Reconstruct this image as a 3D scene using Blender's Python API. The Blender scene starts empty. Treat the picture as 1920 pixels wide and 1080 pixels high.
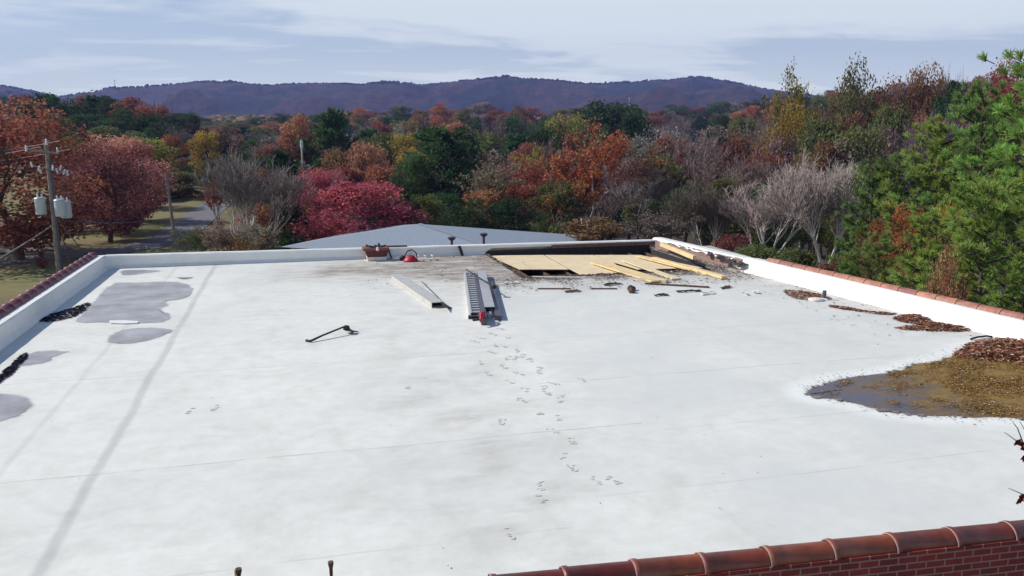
import bpy, math, random
import numpy as np
from mathutils import Vector, Matrix, noise
rad = math.radians
random.seed(7); rng = np.random.default_rng(7)
scene = bpy.context.scene
COL = scene.collection
# ------------------------------------------------------------------ camera, sky, sun, exposure
H = 4.6; FPX = 1550.0; PITCH = math.atan(295/1550); YAW = rad(14.57)
cam_d = bpy.data.cameras.new('camera'); cam = bpy.data.objects.new('camera', cam_d); COL.objects.link(cam)
cam.location = (0, 0, H); cam.rotation_euler = (math.pi/2-PITCH, 0, -YAW)
cam_d.sensor_width = 36; cam_d.lens = 36*FPX/1920; cam_d.clip_end = 9000; cam_d.clip_start = .1
scene.camera = cam
SUN_EL = rad(37); SUN_H = Vector((-.902, .431, 0)).normalized()
SUN_AZ = math.atan2(SUN_H.x, SUN_H.y)
w = bpy.data.worlds.new('World'); scene.world = w; w.use_nodes = True
nt = w.node_tree; nt.nodes.clear()
def N(t, typ, **kw):
    n = t.nodes.new(typ)
    for k, v in kw.items(): setattr(n, k, v)
    return n
def math_node(t, op, a, b=None, clamp=False):
    n = N(t, 'ShaderNodeMath', operation=op, use_clamp=clamp)
    for i, v in enumerate((a, b)):
        if v is None: continue
        if isinstance(v, (int, float)): n.inputs[i].default_value = v
        else: t.links.new(v, n.inputs[i])
    return n.outputs[0]
def mixc(t, f, a, b, mode='MIX'):
    n = N(t, 'ShaderNodeMix', data_type='RGBA', blend_type=mode)
    for i, v in ((0, f), (6, a), (7, b)):
        if isinstance(v, (int, float)): n.inputs[i].default_value = v
        elif isinstance(v, (tuple, list)): n.inputs[i].default_value = (*v, 1)[:4]
        else: t.links.new(v, n.inputs[i])
    return n.outputs[2]
def ramp(t, fac, stops, interp='LINEAR'):
    n = N(t, 'ShaderNodeValToRGB'); cr = n.color_ramp; cr.interpolation = interp
    while len(cr.elements) < len(stops): cr.elements.new(.5)
    for e, (p, c) in zip(cr.elements, stops):
        e.position = p; e.color = (*c, 1) if len(c) == 3 else c
    t.links.new(fac, n.inputs[0]); return n.outputs[0]
def tex_noise(t, vec, scale, detail=4, rough=.55, dist=0):
    n = N(t, 'ShaderNodeTexNoise'); n.inputs['Scale'].default_value = scale
    n.inputs['Detail'].default_value = detail; n.inputs['Roughness'].default_value = rough
    n.inputs['Distortion'].default_value = dist
    if vec is not None: t.links.new(vec, n.inputs['Vector'])
    return n.outputs['Fac']
sky = N(nt, 'ShaderNodeTexSky', sky_type='NISHITA', sun_disc=False)
sky.sun_elevation = SUN_EL; sky.sun_rotation = SUN_AZ
sky.air_density = 1.0; sky.dust_density = .6; sky.ozone_density = 2.0
tc = N(nt, 'ShaderNodeTexCoord'); sep = N(nt, 'ShaderNodeSeparateXYZ'); nt.links.new(tc.outputs['Generated'], sep.inputs[0])
zc = math_node(nt, 'MAXIMUM', sep.outputs[2], 0.0); zz = math_node(nt, 'ADD', zc, .10)
cb = N(nt, 'ShaderNodeCombineXYZ')
nt.links.new(math_node(nt, 'DIVIDE', sep.outputs[0], zz), cb.inputs[0])
nt.links.new(math_node(nt, 'DIVIDE', sep.outputs[1], zz), cb.inputs[1])
mp = N(nt, 'ShaderNodeMapping'); mp.inputs['Rotation'].default_value = (0, 0, rad(20)); mp.inputs['Scale'].default_value = (.62, 1.0, 1); mp.inputs['Location'].default_value = (3.1, 1.7, 0)
nt.links.new(cb.outputs[0], mp.inputs[0])
c1 = tex_noise(nt, mp.outputs[0], .55, 6, .52, .7)
c2 = tex_noise(nt, mp.outputs[0], 1.6, 6, .55, 1.0)
cc = math_node(nt, 'ADD', math_node(nt, 'MULTIPLY', c1, .7), math_node(nt, 'MULTIPLY', c2, .3))
cf = ramp(nt, cc, [(.36, (.15,)*3), (.56, (.95,)*3)], 'EASE')
low = math_node(nt, 'SUBTRACT', 1, math_node(nt, 'MULTIPLY', zc, 4.0), True)   # hazy veil low over the hills
high = math_node(nt, 'SUBTRACT', 1, math_node(nt, 'MULTIPLY', math_node(nt, 'SUBTRACT', zc, .22), 2.6), True)   # cirrus faded out above the view, leaving overhead light dimmer and bluer
cf2 = math_node(nt, 'MAXIMUM', math_node(nt, 'MULTIPLY', cf, high), math_node(nt, 'MULTIPLY', low, .95), True)
skyc = mixc(nt, 1.0, sky.outputs[0], (.52, .74, .98), 'MULTIPLY')
colr = mixc(nt, cf2, skyc, mixc(nt, low, (7.7, 8.6, 9.0), (10.2, 10.9, 10.7)))
bg = N(nt, 'ShaderNodeBackground'); nt.links.new(colr, bg.inputs[0]); bg.inputs[1].default_value = .10
nt.links.new(bg.outputs[0], N(nt, 'ShaderNodeOutputWorld').inputs[0])
sd = bpy.data.lights.new('sun', 'SUN'); sd.energy = 4.95; sd.angle = rad(.5); sd.color = (1, .955, .87)
so = bpy.data.objects.new('sun', sd); COL.objects.link(so)
SUNV = SUN_H*math.cos(SUN_EL)+Vector((0, 0, math.sin(SUN_EL)))
so.rotation_euler = SUNV.to_track_quat('Z', 'Y').to_euler(); so.location = SUNV*60
scene.view_settings.view_transform = 'Standard'; scene.view_settings.look = 'None'
scene.view_settings.exposure = 0.0; scene.view_settings.gamma = 1

# ------------------------------------------------------------------ helpers
Fv = Vector((math.sin(YAW)*math.cos(PITCH), math.cos(YAW)*math.cos(PITCH), -math.sin(PITCH)))
Rv = Vector((math.cos(YAW), -math.sin(YAW), 0)); Uv = Rv.cross(Fv)
HD = Vector((math.sin(YAW), math.cos(YAW), 0))
def ray(x, y): return Fv+Rv*((x-960)/FPX)-Uv*((y-540)/FPX)
def at(x, y, z=0.0):                    # where the line of sight of a measured point meets height z
    d = ray(x, y); t = (z-H)/d.z; return Vector((d.x*t, d.y*t, z))
def far(x, y, D):                       # ... or horizontal distance D
    d = ray(x, y); t = D/d.dot(HD); return Vector((0, 0, H))+d*t
def wall_x(y): return 13.62+(30.0-y)*.108
def tz(x, y):
    r = math.hypot(x, y); a = math.atan2(x, y)-YAW
    px = 960+FPX*math.tan(a) if abs(a) < 1.2 else (-9999 if a < 0 else 9999)
    sm = lambda v, lo, hi: (lambda t: t*t*(3-2*t))(min(max((v-lo)/(hi-lo), 0), 1))
    wv = sm(px, 440, 640)                       # the ground drops into a wooded hollow beyond the roofs
    return -5.0+.028*min(max(r-95, 0), 420)*(1-wv)+wv*(11.8*sm(r, 230, 520)-7.5*sm(r, 58, 125)*(1-sm(r, 230, 430)))
XF = None
class MB:
    def __init__(s): s.v = []; s.f = []; s.m = []; s.t = []
    def add(s, vs, fs, mi=0, tone=None):
        b = len(s.v); s.v += [tuple(p) for p in vs]
        for f in fs: s.f.append(tuple(b+i for i in f)); s.m.append(mi); s.t.append(random.random() if tone is None else tone)
    def box(s, c, d, M=None, mi=0, tone=None, taper=1.0):
        hx, hy, hz = d[0]/2, d[1]/2, d[2]/2; vs = []
        for z, k in ((-hz, 1), (hz, taper)):
            for x, y in ((-hx, -hy), (hx, -hy), (hx, hy), (-hx, hy)): 
                p = Vector((x*k, y*k, z)); p = (M @ p if M else p)+Vector(c); vs.append(p)
        s.add(vs, [(3,2,1,0),(4,5,6,7),(0,1,5,4),(1,2,6,5),(2,3,7,6),(3,0,4,7)], mi, tone)
    def beam(s, a, b, w_, h_, mi=0, tone=None, up=Vector((0,0,1))):      # box from a to b, width w_, height h_
        a = Vector(a); b = Vector(b); d = (b-a); L = d.length; d.normalize()
        sx = d.cross(up)
        if sx.length < 1e-4: sx = Vector((1,0,0))
        sx.normalize(); uz = sx.cross(d); M = Matrix((sx, d, uz)).transposed()
        s.box((a+b)/2, (w_, L, h_), M, mi, tone)
    def tube(s, a, b, r0, r1=None, n=8, caps=True, mi=0, tone=None):
        r1 = r0 if r1 is None else r1; a = Vector(a); b = Vector(b); d = (b-a).normalized()
        u = d.cross(Vector((0,0,1)))
        if u.length < 1e-3: u = Vector((1,0,0))
        u.normalize(); v = d.cross(u); vs = []
        for p, r in ((a, r0), (b, r1)):
            for i in range(n):
                an = 2*math.pi*i/n; vs.append(p+(u*math.cos(an)+v*math.sin(an))*r)
        fs = [(i, (i+1) % n, n+(i+1) % n, n+i) for i in range(n)]
        if caps: fs += [tuple(range(n))[::-1], tuple(range(n, 2*n))]
        s.add(vs, fs, mi, tone)
    def path(s, pts, r, n=6, mi=0, tone=None):
        for i in range(len(pts)-1):
            rr = r if not isinstance(r, (list, tuple)) else r[i]; r2 = r if not isinstance(r, (list, tuple)) else r[i+1]
            s.tube(pts[i], pts[i+1], rr, r2, n, True, mi, tone)
    def lathe(s, c, prof, n=14, mi=0, M=None, tone=None):
        vs = []
        for r, z in prof:
            for i in range(n):
                an = 2*math.pi*i/n; p = Vector((r*math.cos(an), r*math.sin(an), z)); p = (M @ p if M else p); vs.append(p+Vector(c))
        fs = [(k*n+i, k*n+(i+1) % n, (k+1)*n+(i+1) % n, (k+1)*n+i) for k in range(len(prof)-1) for i in range(n)]
        fs += [tuple(range(n))[::-1], tuple(range((len(prof)-1)*n, len(prof)*n))]
        s.add(vs, fs, mi, tone)
    def poly(s, pts, h=0.0, mi=0, tone=None):     # polygon, optionally thickened downwards by h
        n = len(pts)
        if h == 0: s.add(pts, [tuple(range(n))], mi, tone); return
        lo = [Vector(p)-Vector((0,0,h)) for p in pts]
        s.add(list(pts)+lo, [tuple(range(n))]+[(i, n+i, n+(i+1) % n, (i+1) % n) for i in range(n)]+[tuple(range(n, 2*n))[::-1]], mi, tone)
    def build(s, name, mats, parent=None, loc=None, smooth=False, bevel=0):
        if XF is not None: s.v = [tuple(XF @ Vector(p)) for p in s.v]
        me = bpy.data.meshes.new(name); off = Vector(loc) if loc is not None else Vector((0,0,0))
        me.from_pydata([(p[0]-off.x, p[1]-off.y, p[2]-off.z) for p in s.v], [], s.f)
        mats = mats if isinstance(mats, (list, tuple)) else [mats]
        for m in mats: me.materials.append(m)
        if len(mats) > 1: me.polygons.foreach_set('material_index', s.m)
        at_ = me.attributes.new('tone', 'FLOAT', 'FACE'); at_.data.foreach_set('value', s.t)
        if smooth: me.polygons.foreach_set('use_smooth', [True]*len(s.f))
        me.update(); o = bpy.data.objects.new(name, me); COL.objects.link(o)
        if parent: o.parent = parent
        elif loc is not None: o.location = loc
        if bevel:
            b = o.modifiers.new('bevel', 'BEVEL'); b.width = bevel; b.segments = 2; b.limit_method = 'ANGLE'
        return o
def tag(o, label=None, cat=None, group=None, kind=None):
    for k, v in (('label', label), ('category', cat), ('group', group), ('kind', kind)):
        if v: o[k] = v
    return o
def empty(name, loc=(0,0,0), rz=0):
    o = bpy.data.objects.new(name, None); COL.objects.link(o); o.location = loc; o.rotation_euler = (0,0,rz); return o
def copy_thing(o):
    c = o.copy(); COL.objects.link(c)
    for ch in o.children:
        k = ch.copy(); COL.objects.link(k); k.parent = c
    return c
def smoothpoly(pts, k=5, jit=0.0):        # Catmull-Rom through closed list, with small ragged jitter
    out = []; n = len(pts)
    for i in range(n):
        p0, p1, p2, p3 = (Vector(pts[(i+j-1) % n]) for j in range(4))
        for s in range(k):
            t = s/k; p = .5*((2*p1)+(p2-p0)*t+(2*p0-5*p1+4*p2-p3)*t*t+(3*p1-p0-3*p2+p3)*t**3)
            out.append(p+Vector((random.uniform(-jit, jit), random.uniform(-jit, jit), 0)))
    return out
def inpoly(x, y, P):
    c = False; j = len(P)-1
    for i in range(len(P)):
        if (P[i][1] > y) != (P[j][1] > y) and x < (P[j][0]-P[i][0])*(y-P[i][1])/(P[j][1]-P[i][1])+P[i][0]: c = not c
        j = i
    return c
# ------------------------------------------------------------------ materials
def mat(name, col=(.5,.5,.5), rough=.8, metal=0, spec=.5, nz=0.0, nscale=8, bump=0.0, bscale=20, coat=0):
    m = bpy.data.materials.new(name); m.use_nodes = True; t = m.node_tree; b = t.nodes['Principled BSDF']
    b.inputs['Base Color'].default_value = (*col, 1); b.inputs['Roughness'].default_value = rough
    b.inputs['Metallic'].default_value = metal; b.inputs['Specular IOR Level'].default_value = spec
    b.inputs['Coat Weight'].default_value = coat
    tc_ = N(t, 'ShaderNodeTexCoord')
    if nz:
        f = tex_noise(t, tc_.outputs['Object'], nscale, 6, .6)
        lo = tuple(c*(1-nz) for c in col); hi = tuple(min(c*(1+nz), 1) for c in col)
        t.links.new(ramp(t, f, [(.3, lo), (.7, hi)]), b.inputs['Base Color'])
    if bump:
        f2 = tex_noise(t, tc_.outputs['Object'], bscale, 5, .6)
        bn = N(t, 'ShaderNodeBump'); bn.inputs['Strength'].default_value = bump; bn.inputs['Distance'].default_value = .02
        t.links.new(f2, bn.inputs['Height']); t.links.new(bn.outputs[0], b.inputs['Normal'])
    return m
def tone_mat(name, stops, rough=.9, transl=0.0, spec=.3):
    m = bpy.data.materials.new(name); m.use_nodes = True; t = m.node_tree; b = t.nodes['Principled BSDF']
    a = N(t, 'ShaderNodeAttribute', attribute_name='tone')
    t.links.new(ramp(t, a.outputs['Fac'], stops), b.inputs['Base Color']); b.inputs['Roughness'].default_value = rough
    b.inputs['Specular IOR Level'].default_value = spec
    return m
def leaf_mat(name, transl=.3, var=.55, hue=.04):
    m = bpy.data.materials.new(name); m.use_nodes = True; t = m.node_tree; b = t.nodes['Principled BSDF']; out = t.nodes['Material Output']
    a = N(t, 'ShaderNodeAttribute', attribute_name='tone'); oi = N(t, 'ShaderNodeObjectInfo')
    hs = N(t, 'ShaderNodeHueSaturation')
    t.links.new(math_node(t, 'ADD', math_node(t, 'MULTIPLY', a.outputs['Fac'], hue*2), .5-hue), hs.inputs['Hue'])
    t.links.new(math_node(t, 'ADD', math_node(t, 'MULTIPLY', a.outputs['Fac'], var*2), 1-var), hs.inputs['Value'])
    t.links.new(oi.outputs['Color'], hs.inputs['Color'])
    t.links.new(hs.outputs[0], b.inputs['Base Color']); b.inputs['Roughness'].default_value = .75; b.inputs['Specular IOR Level'].default_value = .15
    if transl:
        tr = N(t, 'ShaderNodeBsdfTranslucent'); mx = N(t, 'ShaderNodeMixShader'); mx.inputs[0].default_value = transl
        t.links.new(hs.outputs[0], tr.inputs[0]); t.links.new(b.outputs[0], mx.inputs[1]); t.links.new(tr.outputs[0], mx.inputs[2]); t.links.new(mx.outputs[0], out.inputs[0])
    return m
def brick_mat(name, c1, c2, mortar, axis='XZ'):
    m = bpy.data.materials.new(name); m.use_nodes = True; t = m.node_tree; b = t.nodes['Principled BSDF']
    tc_ = N(t, 'ShaderNodeTexCoord'); sp = N(t, 'ShaderNodeSeparateXYZ'); t.links.new(tc_.outputs['Object'], sp.inputs[0])
    c = N(t, 'ShaderNodeCombineXYZ'); t.links.new(sp.outputs[0 if axis[0] == 'X' else 1], c.inputs[0]); t.links.new(sp.outputs[2], c.inputs[1])
    br = N(t, 'ShaderNodeTexBrick'); t.links.new(c.outputs[0], br.inputs['Vector'])
    br.inputs['Scale'].default_value = 1; br.inputs['Brick Width'].default_value = .215; br.inputs['Row Height'].default_value = .075
    br.inputs['Mortar Size'].default_value = .009; br.inputs['Mortar Smooth'].default_value = .2
    br.inputs['Color1'].default_value = (*c1, 1); br.inputs['Color2'].default_value = (*c2, 1); br.inputs['Mortar'].default_value = (*mortar, 1)
    n = tex_noise(t, tc_.outputs['Object'], 14, 5, .6)
    t.links.new(mixc(t, .6, br.outputs['Color'], ramp(t, n, [(.25, (.45,)*3), (.75, (1,)*3)]), 'MULTIPLY'), b.inputs['Base Color'])
    bn = N(t, 'ShaderNodeBump'); bn.inputs['Strength'].default_value = .7; bn.inputs['Distance'].default_value = .008; bn.invert = True
    t.links.new(br.outputs['Fac'], bn.inputs['Height']); t.links.new(bn.outputs[0], b.inputs['Normal']); b.inputs['Roughness'].default_value = .8
    return m
M = {}
M['membrane'] = mat('white_membrane', (.80,.80,.77), .55, nz=.05, nscale=3, bump=.25, bscale=5)
M['brick'] = brick_mat('red_brick', (.30,.035,.035), (.17,.024,.028), (.36,.22,.20))
M['brick_old'] = brick_mat('old_brick', (.36,.21,.18), (.26,.14,.115), (.40,.34,.31), 'YZ')
M['brick_old_x'] = brick_mat('old_brick_far', (.26,.10,.085), (.18,.07,.06), (.3,.24,.22))
M['felt'] = mat('black_felt', (.03,.026,.03), .85, nz=.4, bump=.5)
M['dark'] = mat('dark_void', (.02,.015,.014), .95)
M['ply'] = mat('plywood', (.74,.60,.38), .8, nz=.10, nscale=1.6, bump=.1)
M['lumber'] = mat('new_lumber', (.74,.56,.30), .75, nz=.15, nscale=5, bump=.15)
M['oldwood'] = mat('old_wood', (.11,.06,.04), .9, nz=.4, nscale=9, bump=.4)
M['steel'] = mat('weathered_aluminium', (.55,.55,.54), .45, .5, nz=.12, nscale=12)
M['steel_d'] = mat('dark_metal', (.10,.09,.13), .5, .3, nz=.25)
M['black'] = mat('black_rubber', (.018,.016,.02), .7)
M['red'] = mat('red_plastic', (.42,.01,.035), .5)
M['maroon'] = mat('maroon_paint', (.10,.02,.022), .6, nz=.3)
M['beige'] = mat('beige_metal', (.50,.48,.44), .6, nz=.15, nscale=6)
M['cream'] = mat('cream_plastic', (.72,.66,.62), .6, nz=.1)
M['pole'] = mat('pole_wood', (.26,.22,.19), .9, nz=.35, nscale=4, bump=.4)
M['can'] = mat('transformer_grey', (.55,.60,.62), .45, nz=.06)
M['porc'] = mat('porcelain', (.75,.74,.78), .25)
M['bark'] = mat('bark', (.09,.065,.055), .95, nz=.4, nscale=3, bump=.5)
M['bark_pale'] = mat('pale_bark', (.50,.45,.40), .9, nz=.25, nscale=3)
M['twig'] = leaf_mat('twigs', 0, .45, .015)
M['leaf'] = leaf_mat('leaves', .42, .45, .022)
M['needle'] = leaf_mat('needles', .42, .5, .02)
M['shingle'] = mat('grey_shingle', (.24,.28,.34), .85, nz=.12, nscale=6, bump=.3, bscale=30)
M['wallpaint'] = mat('pale_wall', (.62,.60,.58), .8, nz=.06)

# roof membrane: dirt attribute + procedural seams
def roof_material():
    m = bpy.data.materials.new('roof_membrane'); m.use_nodes = True; t = m.node_tree; b = t.nodes['Principled BSDF']
    tc_ = N(t, 'ShaderNodeTexCoord'); P = tc_.outputs['Object']; sp = N(t, 'ShaderNodeSeparateXYZ'); t.links.new(P, sp.inputs[0])
    X, Y = sp.outputs[0], sp.outputs[1]
    at_ = N(t, 'ShaderNodeAttribute', attribute_name='dirt'); s2 = N(t, 'ShaderNodeSeparateColor'); t.links.new(at_.outputs['Color'], s2.inputs[0])
    big = tex_noise(t, P, .22, 5, .55, .4)
    base = ramp(t, big, [(.25, (.75,.75,.70)), (.5, (.80,.80,.745)), (.75, (.84,.835,.775))])
    fine = tex_noise(t, P, 3.5, 8, .7)
    base = mixc(t, .8, base, ramp(t, fine, [(.32, (.88,.875,.85)), (.6, (1.0,)*3)]), 'MULTIPLY')
    mid = tex_noise(t, P, .9, 7, .68, .8)
    base = mixc(t, .75, base, ramp(t, mid, [(.33, (.86,.86,.84)), (.55, (1.0,)*3)]), 'MULTIPLY')
    sp2 = tex_noise(t, P, 2.3, 6, .8, 1.5)
    base = mixc(t, ramp(t, sp2, [(.66, (0,)*3), (.74, (.35,)*3)]), base, (.42,.40,.36))
    wn = N(t, 'ShaderNodeTexWhiteNoise', noise_dimensions='1D'); t.links.new(math_node(t, 'FLOOR', math_node(t, 'ADD', math_node(t, 'MULTIPLY', math_node(t, 'ADD', Y, .33), .4166), math_node(t, 'MULTIPLY', math_node(t, 'GREATER_THAN', X, 4.9), 17.45))), wn.inputs['W'])
    base = mixc(t, 1.0, base, ramp(t, wn.outputs['Value'], [(0, (.955,.955,.96)), (1, (1.0,)*3)]), 'MULTIPLY')
    base = mixc(t, s2.outputs[1], base, (.63,.64,.62))                          # greyer, dustier membrane
    base = mixc(t, s2.outputs[2], base, (.86,.87,.84))                          # washed clean
    mpn = N(t, 'ShaderNodeMapping'); mpn.inputs['Scale'].default_value = (.7, 2.6, 1); t.links.new(P, mpn.inputs[0])
    sn = tex_noise(t, mpn.outputs[0], 1.4, 9, .72, .6)
    f = math_node(t, 'MULTIPLY', s2.outputs[0], ramp(t, sn, [(.38, (0,)*3), (.62, (1,)*3)]))
    f = math_node(t, 'ADD', f, math_node(t, 'MULTIPLY', s2.outputs[0], .35), True)
    base = mixc(t, f, base, (.30,.245,.20))
    wob = math_node(t, 'MULTIPLY', math_node(t, 'SUBTRACT', tex_noise(t, P, .5, 3), .5), .16)
    yw = math_node(t, 'ADD', Y, wob); xw = math_node(t, 'ADD', X, wob)
    brk = ramp(t, tex_noise(t, P, .9, 6, .7), [(.38, (.1,)*3), (.6, (1,)*3)])
    def line(v, v0, hw, soft, amt, lo=None, hi=None, src=None):
        d = math_node(t, 'ABSOLUTE', math_node(t, 'SUBTRACT', v, v0))
        g = math_node(t, 'SUBTRACT', 1, math_node(t, 'DIVIDE', math_node(t, 'SUBTRACT', d, hw), soft), True)
        g = math_node(t, 'MULTIPLY', math_node(t, 'MULTIPLY', g, brk if src is None else src), amt)
        if lo is not None: g = math_node(t, 'MULTIPLY', g, math_node(t, 'GREATER_THAN', X, lo))
        if hi is not None: g = math_node(t, 'MULTIPLY', g, math_node(t, 'LESS_THAN', X, hi))
        return g
    tot = None
    for y0, lo, hi, amt in ((11.68,-9,5.2,.5),(16.5,-9,3.9,.4),(20.9,-9,3.5,.3),(14.1,4.2,13,.38),(17.3,5,14,.32),(11.3,5.4,16,.35),(9.3,3.6,14,.25),(19.9,5.5,14,.22),(8.6,-9,3,.2),(26.1,-2.5,7,.7)):
        g = line(yw, y0, .006, .02, amt, lo, hi); tot = g if tot is None else math_node(t, 'ADD', tot, g, True)
    base = mixc(t, tot, base, (.24,.24,.22))
    one = ramp(t, tex_noise(t, P, 1.2, 6, .7), [(.25, (.55,)*3), (.6, (1,)*3)])
    st = math_node(t, 'ADD', line(xw, -2.84, .035, .07, .50, src=one), line(xw, -4.1, .02, .06, .25, src=one), True)
    base = mixc(t, st, base, (.36,.38,.37))
    t.links.new(base, b.inputs['Base Color']); b.inputs['Roughness'].default_value = .6; b.inputs['Specular IOR Level'].default_value = .35
    bn = N(t, 'ShaderNodeBump'); bn.inputs['Strength'].default_value = .25; bn.inputs['Distance'].default_value = .03
    t.links.new(tex_noise(t, P, 1.3, 7, .6), bn.inputs['Height']); t.links.new(bn.outputs[0], b.inputs['Normal'])
    return m
M['roof'] = roof_material()
# ground
def ground_material():
    m = bpy.data.materials.new('ground_grass'); m.use_nodes = True; t = m.node_tree; b = t.nodes['Principled BSDF']
    P = N(t, 'ShaderNodeTexCoord').outputs['Object']
    a = tex_noise(t, P, .06, 6, .6); c = tex_noise(t, P, 1.2, 8, .7)
    g = ramp(t, a, [(.35, (.16,.12,.05)), (.5, (.20,.17,.06)), (.62, (.13,.15,.04)), (.75, (.10,.07,.04))])
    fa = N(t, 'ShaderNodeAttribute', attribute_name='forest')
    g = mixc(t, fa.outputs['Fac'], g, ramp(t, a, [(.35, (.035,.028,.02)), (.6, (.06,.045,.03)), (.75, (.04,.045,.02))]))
    t.links.new(mixc(t, .5, g, ramp(t, c, [(.3, (.5,)*3), (.7, (1.15,)*3)]), 'MULTIPLY'), b.inputs['Base Color']); b.inputs['Roughness'].default_value = .95
    return m
M['ground'] = ground_material()
M['asphalt'] = mat('asphalt', (.15,.14,.15), .9, nz=.2, nscale=1.5)
def hill_material():
    m = bpy.data.materials.new('hill_woods'); m.use_nodes = True; t = m.node_tree; b = t.nodes['Principled BSDF']
    P = N(t, 'ShaderNodeTexCoord').outputs['Object']
    a = tex_noise(t, P, .0045, 9, .68, .6); c = tex_noise(t, P, .045, 8, .75)
    g = ramp(t, a, [(.36, (.002,.008,.012)), (.45, (.010,.012,.016)), (.5, (.075,.028,.028)), (.55, (.016,.012,.014)), (.6, (.085,.035,.03)), (.68, (.004,.012,.012))])
    bn = N(t, 'ShaderNodeBump'); bn.inputs['Strength'].default_value = 1; bn.inputs['Distance'].default_value = 9; t.links.new(c, bn.inputs['Height']); t.links.new(bn.outputs[0], b.inputs['Normal'])
    t.links.new(mixc(t, .6, g, ramp(t, c, [(.3, (.4,)*3), (.7, (1.2,)*3)]), 'MULTIPLY'), b.inputs['Base Color']); b.inputs['Roughness'].default_value = 1
    return m
M['hill'] = hill_material()

# ------------------------------------------------------------------ ground, road, hills
def polar(name, radii, az, zf, material, label=None):
    vs = []; fs = []; na = len(az); closed = abs(az[-1]-az[0]-2*math.pi) < 1e-6
    for r in radii:
        for a in az: x, y = r*math.sin(a), r*math.cos(a); vs.append((x, y, zf(x, y, r, a)))
    for i in range(len(radii)-1):
        for j in range(na-1): k = i*na+j; fs.append((k, k+na, k+na+1, k+1))
    m = MB(); m.v = vs; m.f = fs; m.m = [0]*len(fs); m.t = [.5]*len(fs)
    return tag(m.build(name, material, smooth=True), kind='structure')
rr = [0.01]+[6*1.09**k for k in range(0, 78)]
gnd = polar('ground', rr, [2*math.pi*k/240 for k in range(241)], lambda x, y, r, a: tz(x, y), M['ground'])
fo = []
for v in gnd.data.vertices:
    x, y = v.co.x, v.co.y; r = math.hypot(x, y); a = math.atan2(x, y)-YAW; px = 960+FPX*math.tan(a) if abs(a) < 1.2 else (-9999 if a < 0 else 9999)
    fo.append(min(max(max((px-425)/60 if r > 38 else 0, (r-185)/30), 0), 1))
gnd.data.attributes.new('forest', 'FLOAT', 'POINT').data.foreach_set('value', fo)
sky_px = [(-900,150),(-300,140),(0,155),(60,166),(125,182),(215,168),(300,160),(390,151),(470,153),(515,158),(560,155),(650,151),(740,155),(800,155),(860,149),(950,144),(1040,149),(1090,155),(1180,154),(1240,149),(1300,142),(1350,152),(1400,160),(1470,170),(1560,185),(1700,200),(2100,205),(2600,200)]
RD = 2300.0
def prof(a):
    px = 960+FPX*math.tan(max(min(a-YAW, 1.0), -1.0))*1.0
    py = float(np.interp(px, [p[0] for p in sky_px], [p[1] for p in sky_px]))
    return far(960, py, RD).z-4
def hill_z(x, y, r, a):
    D = r*math.cos(max(min(a-YAW, 1), -1)); s = min(max((D-1050)/(RD-1050), 0), 1); s2 = s*s*(3-2*s)
    top = prof(a); z = 6+(top-6)*s2
    n = noise.fractal(Vector((x*.0022, y*.0022, 3)), 1.0, 2.0, 5)
    z += (n*70-abs(noise.noise(Vector((x*.0045, y*.0016, 0))))*95)*s*(1-s)*3.6
    z = min(z, H+(top-H)*(D/RD)*.985) if D < RD-60 else z
    z += noise.fractal(Vector((x*.035, y*.035, 8)), .6, 2.1, 3)*3.2*min(s*4, 1)
    if D > RD: z = top-(D-RD)*.25
    return z
az = [YAW+rad(-42)+rad(84)*k/560 for k in range(561)]
polar('hills', [700+35*k for k in range(60)], az, hill_z, M['hill'])
def strip(pts, width, z, mb, h=0):
    L, R_ = [], []
    for i, p in enumerate(pts):
        d = (pts[min(i+1, len(pts)-1)]-pts[max(i-1, 0)]); d.z = 0; d.normalize(); n = Vector((-d.y, d.x, 0))
        L.append(p+n*width/2); R_.append(p-n*width/2)
    for i in range(len(pts)-1): mb.add([L[i], L[i+1], R_[i+1], R_[i]], [(0,1,2,3)])
def gp(x, y, dz=.03):
    p = at(x, y, -5)
    for _ in range(6): p = at(x, y, tz(p.x, p.y)+dz)
    return p
mb = MB(); rp = [gp(-200,505), gp(-60,498), gp(60,484), gp(180,474), gp(265,463), gp(310,449), gp(345,430), gp(372,408), gp(398,387), gp(425,370), gp(460,360)]
strip(rp, 3.8, 0, mb); tag(mb.build('road', M['asphalt']), kind='structure')
mb = MB()
strip([p+Vector((0,0,.03)) for p in (gp(-150,478), gp(20,470), gp(130,463))], 3.2, 0, mb); tag(mb.build('driveway', M['asphalt']), kind='structure')

# ------------------------------------------------------------------ the flat-roofed building
X0, Y0, Y1 = -6.3, 6.9, 30.3; HX0, HX1, HY0, HY1 = 6.9, 13.5, 24.9, 30.3
bld = empty('flat_roofed_building', (4, 18, -5))
tag(bld, 'flat white membrane roof of a brick building with parapets, a torn-open corner and puddles', 'building')
def bpart(mb, name, mats, parent=None, **k):
    o = mb.build(name, mats, **k); o.parent = parent or bld
    o.matrix_parent_inverse = (Matrix.Translation((4, 18, -5)) if (parent is None or parent == bld) else Matrix.Translation((4, 18, -5))).inverted() if parent is None or parent == bld else Matrix.Identity(4)
    return o
def nz(x, y, s, o=0): return noise.fractal(Vector((x*s, y*s, o)), 1.0, 2.0, 4)
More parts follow.
